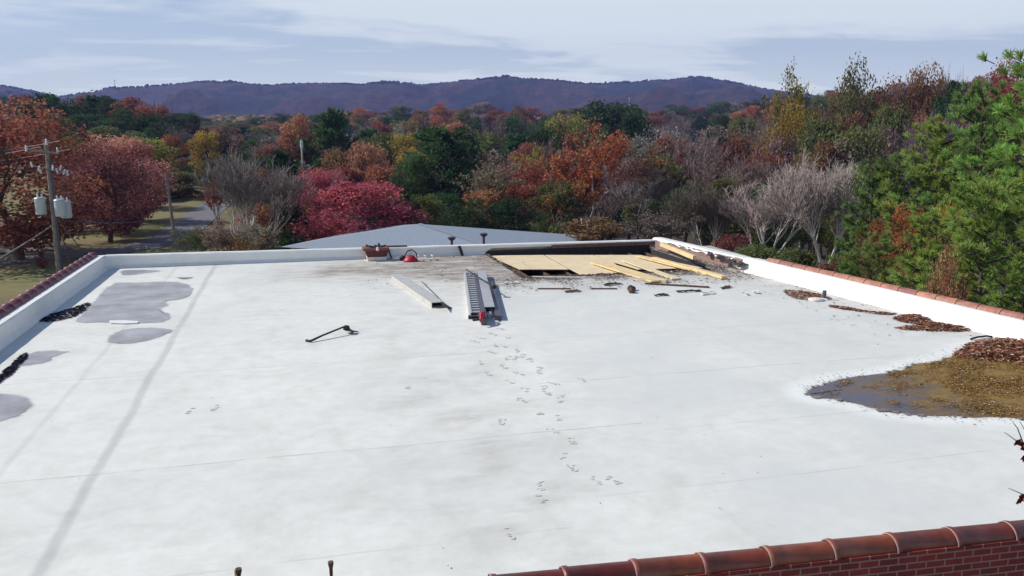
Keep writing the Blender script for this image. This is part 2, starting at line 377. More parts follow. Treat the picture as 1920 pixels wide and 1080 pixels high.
# pond outline and halo (dirt attribute)
pond_px = [(1512,736),(1535,722),(1600,707),(1690,694),(1712,684),(1770,674),(1800,660),(1822,650),(1880,641),(1990,640),(2060,660),(2060,790),(1900,785),(1800,783),(1715,778),(1640,766),(1580,752),(1530,745)]
pond = [at(x, y) for x, y in pond_px]; pond_s = smoothpoly(pond, 4, .03)
st = .15; nx = int(round((16.2-X0)/st)); ny = int(round((Y1-Y0)/st))
vs = [(X0+i*st, max(Y0-.6+j*st if j < 4 else Y0+j*st, 6.95-.0608*(X0+i*st)) if j < 12 else Y0+j*st, 0) for j in range(ny+1) for i in range(nx+1)]
fs = []
for j in range(ny):
    for i in range(nx):
        cx, cy = X0+(i+.5)*st, Y0+(j+.5)*st
        if HX0 < cx < HX1 and HY0 < cy < HY1: continue
        k = j*(nx+1)+i; fs.append((k, k+1, k+nx+2, k+nx+1))
mb = MB(); mb.v = vs; mb.f = fs; mb.m = [0]*len(fs); mb.t = [.5]*len(fs)
roof = bpart(mb, 'roof', M['roof'])
PA = np.array([(p.x, p.y) for p in pond_s])
cols = np.ones((len(vs), 4), dtype=np.float32)
for k, (x, y, _) in enumerate(vs):
    n = nz(x, y, .5, 1); n2 = nz(x, y, 1.3, 9)
    dx = max(HX0-x, 0, x-HX1); dy = max(HY0-y, 0); dh = math.hypot(dx, dy*1.3)
    d = 1.25*math.exp(-dh/1.15)*(1+.8*n)
    d += 1.35*math.exp(-((x-5.6)/2.1)**2-((y-27.4)/2.7)**2)*(1+.6*n)
    d += .9*math.exp(-((x-3.0)/3.2)**2-((y-28.0)/1.7)**2)*(1+n)
    dw = wall_x(y)-x
    d += .55*math.exp(-max(dw, 0)/.35)*(.6+n)*(1 if y > 14 else .3)
    d += .22*math.exp(-max(dw-.2, 0)/1.3)*(1 if y > 15 else 0)
    d += .21*math.exp(-((x-(2.2+.03*(y-8)))/1.1)**2)*max(0, .5+1.2*n2)*(1 if y < 16 else .5)
    d += .05*max(0, n2)
    g = 1/(1+math.exp(-(x-(4.9+.3*n))*5))*(.55+.5*n)
    g *= 1-.5/(1+math.exp(-(x-(8.2+.5*n))*3))*(1 if y < 17 else .3)
    g = g+.35*max(0, nz(x, y, .25, 5))
    dp = float(np.min(np.hypot(PA[:, 0]-x, PA[:, 1]-y)))
    wsh = max(0, 1-abs(dp-.18)/.33)*.85
    cols[k, :3] = (min(max(d, 0), 1), min(max(g, 0), 1)*.8, wsh)
ca = roof.data.color_attributes.new('dirt', 'FLOAT_COLOR', 'POINT'); ca.data.foreach_set('color', cols.ravel())

# exterior walls
NEARX = Matrix.Translation((0, 6.95, 0)) @ Matrix.Rotation(-math.atan(.0608), 4, 'Z') @ Matrix.Translation((0, -6.63, 0)); XF = NEARX
mb = MB()
mb.box((4.7, 6.62, -2.29), (22.6, .30, 5.42)); bpart(mb, 'brick_wall', M['brick']); XF = None
mb = MB(); mb.box((-6.62, 18.55, -2.4), (.28, 23.2, 5.2)); bpart(mb, 'brick_wall', M['brick_old'])
mb = MB(); mb.box((4, 30.5, -2.55), (20.9, .3, 4.9)); bpart(mb, 'brick_wall', M['brick_old_x'])
# left parapet: face, cant strip and cap
def sweep(prof, ys, xf, zoff=lambda y: 0, mi=0, wob=.0):
    m = MB(); n = len(prof); vs = []
    for y in ys:
        for (dx, z) in prof: vs.append((xf(y)+dx+random.uniform(-wob, wob), y, (z+zoff(y) if z > .06 else z)+random.uniform(-wob, wob)*.6))
    fs = [(i*n+j, i*n+j+1, (i+1)*n+j+1, (i+1)*n+j) for i in range(len(ys)-1) for j in range(n-1)]
    m.add(vs, fs, mi, .5); m.add([vs[i] for i in range(n)], [tuple(range(n))]); m.add([vs[-n+i] for i in range(n)], [tuple(range(n))[::-1]])
    return m
ysL = list(np.arange(6.8, 30.45, .4))+[30.5]
left = bpart(sweep([(-.24,.0),(-.24,.425),(-.03,.43),(0,.40),(.04,.12),(.14,.004)], ysL, lambda y: -6.38, wob=.006), 'left_parapet', M['membrane'], smooth=False)
left.name = 'parapet'
def tile_run(m, a, b, r, L, lift=0.0, mi=0, seg=9, tones=True):
    a = Vector(a); b = Vector(b); d = (b-a); T = d.length; d.normalize(); s = Vector((-d.y, d.x, 0)).normalized(); n = int(T/L)
    for k in range(n):
        tile_one(m, a+d*(k*L), d, s, r, L, mi, random.random())
def tile_one(m, p, d, s, r, L, mi, tone, seg=12):
    # half-round cap tile: slightly conical body with a raised lip over the next one, thickness at both ends
    rings = [(0.0, r*1.09, 0), (.03, r*1.11, 0), (.055, r*1.09, 0), (.065, r*1.02, 0), (L-.005, r*.97, 0), (L+.03, r*.96, 0)]
    vs = []
    for (o, R0, z) in rings:
        for i in range(seg+1):
            an = math.pi*i/seg; vs.append(p+d*o+s*(math.cos(an)*R0)+Vector((0, 0, math.sin(an)*R0*.92-.0)))
    n = seg+1; fs = [(k*n+i, k*n+i+1, (k+1)*n+i+1, (k+1)*n+i) for k in range(len(rings)-1) for i in range(seg)]
    b0 = len(vs)
    for i in range(seg+1):
        an = math.pi*i/seg; vs.append(p+s*(math.cos(an)*(r*.98))+Vector((0,0,math.sin(an)*r*.9)))
    fs += [(b0+i, b0+i+1, i+1, i) for i in range(seg)]
    m.add(vs, fs, mi, tone)
def tile_material(name, stops, rough=.22):
    m = tone_mat(name, stops, rough, spec=.6); t = m.node_tree; b = t.nodes['Principled BSDF']
    P = N(t, 'ShaderNodeTexCoord').outputs['Object']; src = b.inputs['Base Color'].links[0].from_socket
    n = tex_noise(t, P, 5, 6, .65)
    t.links.new(mixc(t, .8, src, ramp(t, n, [(.3, (.45,)*3), (.65, (1.1,)*3)]), 'MULTIPLY'), b.inputs['Base Color'])
    bn = N(t, 'ShaderNodeBump'); bn.inputs['Strength'].default_value = .35; bn.inputs['Distance'].default_value = .01
    t.links.new(tex_noise(t, P, 9, 4), bn.inputs['Height']); t.links.new(bn.outputs[0], b.inputs['Normal'])
    r2 = ramp(t, n, [(.3, (.5,)*3), (.7, (rough,)*3)]); t.links.new(r2, b.inputs['Roughness'])
    return m
M['tile'] = tile_material('glazed_tile', [(0, (.17,.028,.018)), (.5, (.25,.050,.022)), (1, (.34,.085,.028))], .34)
M['tile_m'] = tile_material('maroon_tile', [(0, (.16,.035,.05)), (1, (.24,.06,.06))], .3)
M['tile_r'] = tile_material('clay_tile', [(0, (.30,.11,.09)), (1, (.46,.20,.12))], .5)
M['mortar'] = mat('mortar', (.36,.28,.27), .9, nz=.2)
mb = MB(); tile_run(mb, (-6.77, 30.35, .42), (-6.77, 8.0, .42), .15, .62)
o = mb.build('coping', M['tile_m'], parent=left, smooth=True)
# far parapet, lower towards the right; white cap and face; brick band exposed by the opening
def zt(x): return .43-.0065*(x+6.4)
mb = MB(); xs = list(np.arange(-6.4, 13.8, .45))+[13.85]; vs = []
P5 = lambda x: [(30.62, 0), (30.62, zt(x)), (30.36, zt(x)+.005), (30.32, zt(x)-.03), (30.30, .10 if x < HX0-.2 else .1), (30.2 if x < HX0-.2 else 30.30, .004 if x < HX0-.2 else zt(x)-.12)]
for x in xs:
    q = P5(x)
    if x >= HX0-.2: q[4] = (30.305, zt(x)-.09 if x < 9.6 else zt(x)-.07)
    for (y, z) in q: vs.append((x, y+random.uniform(-.006,.006), z+random.uniform(-.004,.004)))
mb.add(vs, [(i*6+j, (i+1)*6+j, (i+1)*6+j+1, i*6+j+1) for i in range(len(xs)-1) for j in range(5)], 0, .5)
mb.add(vs[:6], [tuple(range(6))[::-1]]); mb.add(vs[-6:], [tuple(range(6))])
farp = bpart(mb, 'parapet', M['membrane'])
mb = MB(); mb.box((11.6, 30.30, .20), (4.3, .09, .13), mi=0); mb.box((10.2, 30.325, -.1), (6.7, .04, .46), mi=1)
mb.build('exposed_masonry', [M['brick_old_x'], M['felt']], parent=farp)
# right parapet
ysR = list(np.arange(6.8, 24.6, .35))
rightp = bpart(sweep([(.55,-.3),(.55,.43),(.12,.47),(.07,.44),(.03,.14),(-.07,.004)], ysR, wall_x, wob=.006), 'parapet', M['membrane'])
ysR2 = list(np.arange(24.45, 30.4, .35))
mb = sweep([(.40,-.3),(.40,.38),(.10,.40),(.06,.36),(.05,.1),(.05,-.45)], ysR2, wall_x, wob=.008)
mb.build('exposed_masonry', M['brick_old'], parent=rightp)
# torn membrane left on top of the masonry, ragged lower edge, and black felt hanging
mb = MB(); vs = []
ys2 = list(np.arange(24.3, 30.4, .18))
for y in ys2:
    k = (y-24.3)/6; low = (.02 if y < 24.9 else .20+.12*k+random.uniform(-.05,.05)); x = wall_x(y)
    vs += [(x+.44, y, .30), (x+.44, y, .425), (x+.10, y, .43+random.uniform(-.01,.01)), (x+.045-random.uniform(0,.02), y, min(low+.05, .37))]
mb.add(vs, [(i*4+j, i*4+j+1, (i+1)*4+j+1, (i+1)*4+j) for i in range(len(ys2)-1) for j in range(3)])
mb.build('torn_membrane', M['membrane'], parent=rightp)
mb = MB()
for k in range(18):
    y = 24.1+random.random()*2.6; x = wall_x(y)+random.uniform(-.05,.05); w_ = random.uniform(.1,.4); h = random.uniform(.05,.18)
    z0 = .40-abs(y-26.5)*.05
    mb.add([(x+.06, y-w_/2, z0), (x+.06, y+w_/2, z0+.02), (x-.03-random.random()*.12, y+w_/2+random.uniform(-.15,.15), z0-h), (x-.02-random.random()*.12, y-w_/2+random.uniform(-.15,.15), z0-h*.8)], [(0,1,2,3)])
mb.build('torn_felt', M['felt'], parent=rightp)
mb = MB(); tile_run(mb, (wall_x(8)+.42, 8, .44), (wall_x(24)+.42, 24, .44), .13, .60)
mb.build('coping', M['tile_r'], parent=rightp, smooth=True)
# near parapet with glazed cap tiles
XF = NEARX
mb = MB(); mb.box((4.9, 6.63, .43), (22.4, .22, .02)); mb.box((4.9, 6.80, .19), (22.2, .06, .38), mi=1)
nearp = bpart(mb, 'parapet', [M['mortar'], M['membrane']])
k = 0; x = 1.58-.69*11
while x < 15.5:
    m = MB(); tile_one(m, Vector((x, 6.63+random.uniform(-.006,.006), .40+random.uniform(-.005,.005))), Vector((1,0,0)), Vector((0,1,0)), .142, .69, 0, random.choice((.05,.2,.5,.8,1.0)))
    ob = m.build('coping_tile', M['tile'], parent=nearp, smooth=True); sm = ob.modifiers.new('solid', 'SOLIDIFY'); sm.thickness = .012
    m = MB()
    for i in range(14):
        a0 = math.pi*i/14+.02; a1 = math.pi*(i+1)/14+.02; p = [Vector((x-.006, 6.63+math.cos(a)*r_, .40+math.sin(a)*r_*.92)) for a in (a0, a1) for r_ in (.150, .1585)]
        q = [v+Vector((.014, 0, 0)) for v in p]; m.add(p+q, [(0,1,3,2),(4,6,7,5),(1,5,7,3),(0,2,6,4)])
    x += .69
    m.build('mortar_joint', M['mortar'], parent=ob, smooth=False)
XF = None
# opening: recess walls, joists
mb = MB()
mb.box((10.2, 27.6, -.55), (6.9, 5.8, .04), mi=0)
mb.box((6.86, 27.6, -.28), (.06, 5.5, .5), mi=1); mb.box((10.2, 24.86, -.28), (6.7, .06, .5), mi=1); mb.box((13.53, 27.6, -.28), (.05, 5.5, .5), mi=1)
bpart(mb, 'roof_opening', [M['dark'], M['felt']])
for k in range(9):
    m = MB(); m.box((7.3+k*.75, 27.6, -.24), (.06, 5.3, .2)); bpart(m, 'joist', M['oldwood'])
m = MB()
for k in range(3): m.beam((7.1, 25.25+k*.35, -.16), (9.1, 25.25+k*.35, -.16), .16, .03)
for k in range(4): m.beam((10.8, 25.2+k*.3, -.17), (13.4, 25.1+k*.3, -.17), .2, .03)
bpart(m, 'old_decking', M['oldwood'])
# black ragged edge of the cut membrane
m = MB()
edge = [(HX0, HY1), (HX0, HY0), (HX1, HY0)]
for (a, b) in ((edge[0], edge[1]), (edge[1], edge[2])):
    n = 60
    for i in range(n):
        t0, t1 = i/n, (i+1)/n; p = Vector((a[0]+(b[0]-a[0])*t0, a[1]+(b[1]-a[1])*t0, .0)); q = Vector((a[0]+(b[0]-a[0])*t1, a[1]+(b[1]-a[1])*t1, .0))
        nrm = Vector((-1, 0, 0)) if a[0] == b[0] else Vector((0, -1, 0)); o1 = random.uniform(.05, .13)
        z1 = random.uniform(.02,.06)
        m.add([p-nrm*.03+Vector((0,0,-.06)), q-nrm*.03+Vector((0,0,-.06)), q+Vector((0,0,z1)), p+Vector((0,0,z1)), q+nrm*o1+Vector((0,0,.009)), p+nrm*o1+Vector((0,0,.009))], [(0,1,2,3),(3,2,4,5)])
bpart(m, 'torn_edge', M['felt'])

# ------------------------------------------------------------------ puddles, pond, litter
M['wet'] = mat('wet_membrane', (.40,.39,.40), .34, nz=.34, nscale=1.2, spec=.5, bump=.1, bscale=4)
M['wetrim'] = mat('silt_rim', (.22,.19,.18), .7, nz=.4, nscale=5)
M['deep'] = mat('dark_puddle', (.04,.035,.07), .25)
def film_material(name, src):
    m = M[src].copy(); m.name = name; t = m.node_tree; b = t.nodes['Principled BSDF']; out = t.nodes['Material Output']
    a = N(t, 'ShaderNodeAttribute', attribute_name='film'); P = N(t, 'ShaderNodeTexCoord').outputs['Object']
    n = tex_noise(t, P, 2.6, 8, .7, .5)
    f = math_node(t, 'ADD', math_node(t, 'MULTIPLY', a.outputs['Fac'], 2.0), math_node(t, 'MULTIPLY', math_node(t, 'SUBTRACT', n, .72), 2.2), True)
    f = math_node(t, 'MULTIPLY', f, ramp(t, tex_noise(t, P, .8, 6, .65), [(.32, (.4,)*3), (.52, (.95,)*3)]) if src == 'wet' else 1.0)
    tr = N(t, 'ShaderNodeBsdfTransparent'); mx = N(t, 'ShaderNodeMixShader'); t.links.new(f, mx.inputs[0]); t.links.new(tr.outputs[0], mx.inputs[1]); t.links.new(b.outputs[0], mx.inputs[2]); t.links.new(mx.outputs[0], out.inputs[0])
    return m
for k_ in ('wet', 'wetrim', 'deep'): M[k_+'_film'] = film_material(k_+'_film', k_)
def film(P, z, mt, name, wid=.30, out_=.10):
    n = len(P); cx = sum(P, Vector())/n; rings = []; val = []
    area = sum(P[i].x*P[(i+1) % n].y-P[(i+1) % n].x*P[i].y for i in range(n)); sg = 1 if area > 0 else -1
    def off(i, d):
        t_ = (P[(i+1) % n]-P[i-1]).normalized(); nr = Vector((t_.y, -t_.x, 0))*sg; return P[i]+nr*d
    span = min(max(p.x for p in P)-min(p.x for p in P), max(p.y for p in P)-min(p.y for p in P)); wid = min(wid, span*.28, .13)
    for d, v in ((out_, 0.0), (0, .35), (-wid*.5, .8)): rings.append([off(i, d) for i in range(n)]); val += [v]*n
    rings.append([off(i, -wid*.5).lerp(cx, .25) for i in range(n)]); val += [1.0]*n
    m = MB(); vs = [(p.x, p.y, z) for r_ in rings for p in r_]
    fs = [(k*n+i, k*n+(i+1) % n, (k+1)*n+(i+1) % n, (k+1)*n+i) for k in range(3) for i in range(n)]+[tuple(range(3*n, 4*n))]
    m.add(vs, fs, 0, .5); o = m.build(name, M[mt+'_film']); o.data.attributes.new('film', 'FLOAT', 'POINT').data.foreach_set('value', val); return tag(o, kind='structure')
def puddle(px, z=.008, mt='wet', rim=True, jit=.02, k=5, name='puddle'):
    film(smoothpoly([at(x, y) for x, y in px], k, jit), z, mt, name, out_=.06 if mt == 'deep' else .12)
puddle([(212,532),(258,530),(310,528),(345,531),(361,541),(358,553),(338,562),(312,565),(316,573),(302,580),(318,590),(316,600),(290,606),(240,606),(200,605),(145,604),(150,592),(165,578),(180,560)])
puddle([(200,640),(212,625),(250,616),(290,615),(323,619),(300,632),(262,642),(228,645)])
puddle([(54,664),(80,658),(125,659),(100,670),(92,678),(50,686),(28,686)])
puddle([(-60,745),(20,740),(62,754),(48,772),(20,785),(-60,800)], rim=False)
puddle([(228,508),(262,506),(302,508),(270,513),(232,516)], mt='wet')
puddle([(330,521),(352,520),(362,521),(345,524)], mt='wetrim', rim=False)
# small torn scrap of white membrane by the puddle
def thing_mesh(mb, name, mats, label, cat, group=None, **kw):
    c = Vector((sum(p[0] for p in mb.v)/len(mb.v), sum(p[1] for p in mb.v)/len(mb.v), min(p[2] for p in mb.v)))
    return tag(mb.build(name, mats, loc=c, **kw), label, cat, group)
mb = MB(); mb.poly([at(x, y, .03) for x, y in ((205,601),(232,600),(260,602),(258,605),(230,606),(207,605))], .02)
thing_mesh(mb, 'membrane_scrap', M['membrane'], 'white strip of membrane lying in the large grey puddle', 'scrap')
# pond
M['pond'] = mat('pond_water', (.10,.085,.105), .35)
def pond_nodes():
    t = M['pond'].node_tree; b = t.nodes['Principled BSDF']; P = N(t, 'ShaderNodeTexCoord').outputs['Object']; sp = N(t, 'ShaderNodeSeparateXYZ'); t.links.new(P, sp.inputs[0])
    mp = N(t, 'ShaderNodeMapping'); mp.inputs['Scale'].default_value = (.9, 2.2, 1); t.links.new(P, mp.inputs[0])
    n = tex_noise(t, mp.outputs[0], 1.6, 9, .7, .5); n2 = tex_noise(t, mp.outputs[0], 5, 8, .75, .3)
    gx = math_node(t, 'MULTIPLY', math_node(t, 'SUBTRACT', sp.outputs[0], 9.3), .42)
    f = math_node(t, 'ADD', gx, math_node(t, 'MULTIPLY', math_node(t, 'SUBTRACT', n, .5), 3.2), True)
    moss = ramp(t, n2, [(.3, (.11,.045,.02)), (.45, (.22,.125,.025)), (.58, (.28,.18,.035)), (.7, (.24,.10,.05))])
    t.links.new(mixc(t, f, (.075,.062,.085), moss), b.inputs['Base Color']); t.links.new(ramp(t, f, [(0, (.22,)*3), (.7, (.5,)*3)]), b.inputs['Roughness'])
pond_nodes()
M['pond_film'] = film_material('pond_film', 'pond'); film(pond_s, .010, 'pond', 'pond_water', .25, .05)
m = MB(); cpt = sum(pond_s, Vector())/len(pond_s)
for i in range(len(pond_s)):
    a, b = pond_s[i], pond_s[(i+1) % len(pond_s)]
    for q in range(2):
        if random.random() < .45: continue
        t0 = random.random(); p = a.lerp(b, t0); s = random.uniform(.02, .13)*random.random()**.5
        ang = random.random()*6.28; m.add([(p.x+math.cos(ang+o_)*s*random.uniform(.5,1.3), p.y+math.sin(ang+o_)*s*random.uniform(.4,1), .013+random.random()*.012) for o_ in (0,1.3,2.6,3.9,5.1)], [(0,1,2,3,4)])
tag(m.build('silt_crust', M['wetrim']), 'broken grey crust of dried silt along the pond edge', 'silt', kind='stuff')
M['algae'] = tone_mat('algae', [(0, (.12,.05,.02)), (.35, (.24,.15,.035)), (.6, (.32,.22,.07)), (.85, (.24,.085,.045)), (1, (.50,.42,.28))], .9, spec=.1)
M['litter'] = tone_mat('dead_leaves', [(0, (.05,.02,.015)), (.3, (.20,.055,.03)), (.6, (.30,.11,.06)), (.85, (.40,.24,.14)), (1, (.5,.42,.33))], .85)
def flakes(m, fn, n, bbox, s0, s1, z0=.02, pile=None):
    c = 0; tries = 0
    while c < n and tries < n*30:
        tries += 1; x = random.uniform(bbox[0], bbox[1]); y = random.uniform(bbox[2], bbox[3]); d = fn(x, y)
        if d <= 0 or random.random() > d: continue
        z = z0+(pile(x, y)*random.random() if pile else random.random()*.02); s = random.uniform(s0, s1); c += 1
        R3 = Matrix.Rotation(random.random()*6.28, 3, 'Z') @ Matrix.Rotation(random.uniform(-.6,.6), 3, 'X')
        q = [R3 @ Vector(v)*s+Vector((x, y, z)) for v in ((-1,-.1,0),(-.2,-.45,.12),(1,0,0),(.1,.5,.1))]
        m.add(q, [(0,1,2,3)])
Pp = [(p.x, p.y) for p in pond_s]; bb = (min(p[0] for p in Pp)-.2, max(p[0] for p in Pp), min(p[1] for p in Pp)-.3, max(p[1] for p in Pp)+.3)
tipx = bb[0]
def d_alg(x, y):
    if not inpoly(x, y, Pp):
        dq = float(np.min(np.hypot(PA[:, 0]-x, PA[:, 1]-y))); return .12*math.exp(-dq/.12) if dq < .4 and x > tipx+.3 else 0
    dp = float(np.min(np.hypot(PA[:, 0]-x, PA[:, 1]-y)))
    n = nz(x, y, 1.4, 4); e = (x-tipx)
    v = -.62+min(e*.34, 1.15)+n*1.3
    if dp < .12: v -= .5
    return v*.9
m = MB(); flakes(m, d_alg, 30000, bb, .008, .028, .014, lambda x, y: .02+.07*max(0, nz(x, y, 1.1, 2)))
tag(m.build('algae_mat', M['algae']), 'olive yellow mat of wet moss and debris floating in the pond', 'moss', kind='stuff')
# rust-brown leaf heap at pond's far side and heaps along the right wall
M['wetleaf'] = tone_mat('wet_leaves', [(0, (.014,.012,.028)), (.8, (.028,.022,.04)), (1, (.06,.05,.07))], .9, spec=.05)
def heap(px, n, h, label, s=(.02,.06), mt='litter'):
    P = smoothpoly([at(x, y) for x, y in px], 4, .03); Q = [(p.x, p.y) for p in P]; A = np.array(Q)
    b = (min(p[0] for p in Q), max(p[0] for p in Q), min(p[1] for p in Q), max(p[1] for p in Q))
    def pile(x, y): return min(1, float(np.min(np.hypot(A[:,0]-x, A[:,1]-y)))/.35)*h*(1+.5*nz(x, y, 2))
    m = MB(); flakes(m, lambda x, y: (1 if inpoly(x, y, Q) else 0), n, b, s[0], s[1], .014, pile)
    # coarse mound under the leaves
    tag(m.build('leaf_heap', M[mt]), label, 'leaves', kind='stuff')
heap([(1785,668),(1800,655),(1825,642),(1880,637),(1960,640),(2010,655),(1960,690),(1900,682),(1850,678),(1812,674)], 5200, .14, 'rust brown heap of dead leaves at the far side of the pond')
heap([(1675,597),(1700,591),(1735,592),(1750,605),(1800,612),(1830,619),(1790,622),(1700,619),(1680,615),(1725,610),(1690,604)], 2600, .10, 'brown pile of leaves against the white right parapet')
heap([(73,603),(95,590),(130,580),(166,568),(168,574),(150,590),(128,598),(100,603)], 1500, .03, 'dark wet leaf drift beside the large grey puddle', (.015,.05), 'wetleaf')
heap([(-60,735),(0,702),(30,676),(50,662),(48,674),(20,702),(-40,740)], 1500, .03, 'dark wet leaf drift along the foot of the left parapet', (.015,.05), 'wetleaf')
heap([(1555,573),(1600,578),(1630,584),(1678,588),(1660,591),(1600,583),(1560,577)], 700, .05, 'thin drift of leaves along the base of the right parapet')
heap([(1470,547),(1490,545),(1530,551),(1560,562),(1500,562),(1480,556)], 900, .07, 'dark tangle of leaves by the small vent pipe')
# rubble and dirt round the opening
M['rubble'] = tone_mat('rubble', [(0, (.04,.028,.022)), (.4, (.13,.09,.07)), (.75, (.30,.23,.18)), (1, (.6,.55,.5))], .9)
def d_rub(x, y):
    dx = max(HX0-x, 0, x-HX1); dy = max(HY0-y, 0); d = math.hypot(dx*1.1, dy); ins = HX0 < x < HX1 and y > HY0
    if ins or x > wall_x(y)-.02: return 0
    v = math.exp(-d/.7)*(.75+1.5*nz(x, y, 1.2, 6))
    if x > 10: v *= 1.8
    if x < HX0-.1 and y > HY0: v *= .12
    return v
m = MB(); flakes(m, d_rub, 4200, (4.5, 15, 22.4, 30.2), .015, .055, .012, lambda x, y: .045)
flakes(m, lambda x, y: max(0, .06+.25*nz(x, y, .8, 12)), 150, (2, 8, 24, 30.1), .02, .07, .012)
flakes(m, lambda x, y: .3 if x < wall_x(y)-.05 else 0, 130, (12.5, 15.2, 15, 24), .015, .05, .012)
flakes(m, lambda x, y: 1, 120, (-6, 15, 7.5, 28), .008, .022, .008)
tag(m.build('rubble', M['rubble']), 'dark splinters, grit and torn felt strewn round the roof opening', 'debris', kind='stuff')
# footprints
M['mud'] = tone_mat('muddy_print', [(0, (.50,.49,.46)), (1, (.72,.71,.68))], .8)
fp = [(938,616),(924,626),(952,633),(928,647),(944,648),(922,660),(968,657),(952,671),(966,671),(945,687),(980,667),(993,675),(972,700),(1011,691),(956,715),(985,730),(1038,718),(1020,727),(1026,737),(1053,740),(1050,750),(978,750),(1046,783),(1036,807),(1073,826),(1052,853),(1072,876),(1010,772),(940,790),(1090,712),(890,640),(900,632),(355,770),(402,764),(1015,910),(1120,900),(1012,935),(955,1000),(1150,900),(765,725),(900,680),(1012,697),(915,700)]
m = MB()
for (x, y) in fp:
    c = at(x, y, .006); R2 = Matrix.Rotation(rad(random.uniform(-30, 25)), 3, 'Z'); str_ = random.random()
    for q in range(random.randint(5, 11)):
        an = random.random()*6.283; e = random.choice((0, 1)); o_ = Vector((math.cos(an)*(.045 if e else .032), (.06 if e else -.09)+math.sin(an)*(.075 if e else .04), 0)); c2 = c+R2 @ o_; w1, w2 = random.uniform(.012,.032), random.uniform(.018,.05); a0 = random.random()*3
        pts = [c2+Vector((math.cos(a0+t_)*w2*random.uniform(.6,1.2), math.sin(a0+t_)*w1*random.uniform(.6,1.2), random.random()*.001)) for t_ in (0,1.05,2.1,3.14,4.2,5.2)]
        m.add(pts, [tuple(range(6))], 0, min(1, str_*.6+random.random()*.5))
tag(m.build('footprints', M['mud']), 'faint trail of muddy footprints crossing the white roof', 'footprints', kind='stuff')

# ------------------------------------------------------------------ plywood and lumber at the opening
def slab(px, z, th, name, mt, label, cat, group=None):
    m = MB(); m.poly([at(x, y, z) for x, y in px], th); return thing_mesh(m, name, M[mt], label, cat, group)
def sheet(x0, y0, x1, y1, z, rz, label):
    m = MB(); m.box((0,0,0), (x1-x0, y1-y0, .018), Matrix.Rotation(rad(rz), 3, 'Z'))
    o = m.build('plywood_sheet', M['ply'], loc=None); o.location = ((x0+x1)/2, (y0+y1)/2, z); tag(o, label, 'plywood', 'plywood sheets covering the roof opening'); return o
PG_ = 'plywood sheets covering the roof opening'
slab([(916,479),(1019,478),(1067,505),(975,505)], -.045, .018, 'plywood_sheet', 'ply', 'plywood sheet at the left end of the roof opening', 'plywood', PG_)
slab([(1022,478),(1112,478),(1150,492),(1188,521),(1097,519),(1070,505)], -.035, .018, 'plywood_sheet', 'ply', 'middle plywood sheet reaching the near edge of the opening', 'plywood', PG_)
slab([(1115,478),(1200,478),(1318,502),(1197,505),(1153,492)], -.040, .018, 'plywood_sheet', 'ply', 'plywood sheet at the right end beside the dark gap', 'plywood', PG_)
def plank(a, b, w_, h_, name, mt, label, cat='plank', group='loose new planks by the roof opening'):
    a = Vector(a); b = Vector(b); m = MB(); m.beam(a, b, w_, h_); return thing_mesh(m, name, M[mt], label, cat, group, bevel=.004)
def pa(x, y, z): p = at(x, y, z); return p
plank(pa(1120,492,.03), pa(1236,527,.05), .55, .05, 'wooden_plank', 'lumber', 'wide yellow plank lying over the middle plywood to the near edge')
plank(pa(1172,488,.02), pa(1268,523,.045), .28, .04, 'wooden_plank', 'ply', 'pale plank resting just right of the wide yellow plank')
plank(pa(1225,484,.03), pa(1358,520,.07), .20, .09, 'timber_beam', 'lumber', 'long narrow timber running to the bottom right corner of the opening')
plank(pa(1195,480,.02), pa(1330,515,.03), .18, .04, 'wooden_plank', 'lumber', 'thin plank directly left of the long narrow timber')
plank(pa(1240,458,.30), pa(1302,483,.30), .12, .14, 'timber_beam', 'lumber', 'thick short timber propped high against the exposed brick wall')
plank(pa(998,519,.05), pa(1088,520,.05), .10, .03, 'wooden_plank', 'cream', 'white edged board along the near left side of the opening')
plank(pa(1210,531,.03), pa(1330,538,.03), .10, .03, 'wooden_plank', 'oldwood', 'dark broken board in the rubble below the opening', 'plank', 'dark boards on the roof')
plank(pa(1200,523,.05), pa(1250,527,.05), .15, .09, 'timber_offcut', 'ply', 'short pale offcut at the end of the wide plank', 'offcut')
plank(pa(1008,541,.02), pa(1070,541,.02), .07, .025, 'wooden_batten', 'oldwood', 'thin dark batten lying left on the roof below the opening', 'batten', 'dark battens in front of the opening')
plank(pa(1108,541,.02), pa(1157,541,.02), .07, .025, 'wooden_batten', 'oldwood', 'thin dark batten beside the round dark clod', 'batten', 'dark battens in front of the opening')
m = MB()
for k in range(7):
    c = at(1185+random.uniform(-7,7), 547+random.uniform(-4,3)); r = random.uniform(.05,.12); m.lathe((c.x, c.y, 0), [(r*.7,0),(r,r*.5),(r*.8,r*1.1),(r*.3,r*1.5)], 7)
thing_mesh(m, 'debris_clod', M['oldwood'], 'round dark clod of torn roofing beside the batten', 'debris')
for (x0, y0, lb) in ((1398,553,'left one of two crumpled white scraps near the right parapet'),(1416,550,'right one of two crumpled white scraps near the right parapet')):
    m = MB(); c = at(x0, y0)
    for k in range(5):
        q = [Vector((random.uniform(-.14,.14), random.uniform(-.1,.1), random.uniform(.01,.10))) + c for _ in range(4)]
        m.add(q, [(0,1,2),(0,2,3),(0,1,3)])
    thing_mesh(m, 'white_scrap', M['membrane'], lb, 'scrap', 'crumpled white scraps')
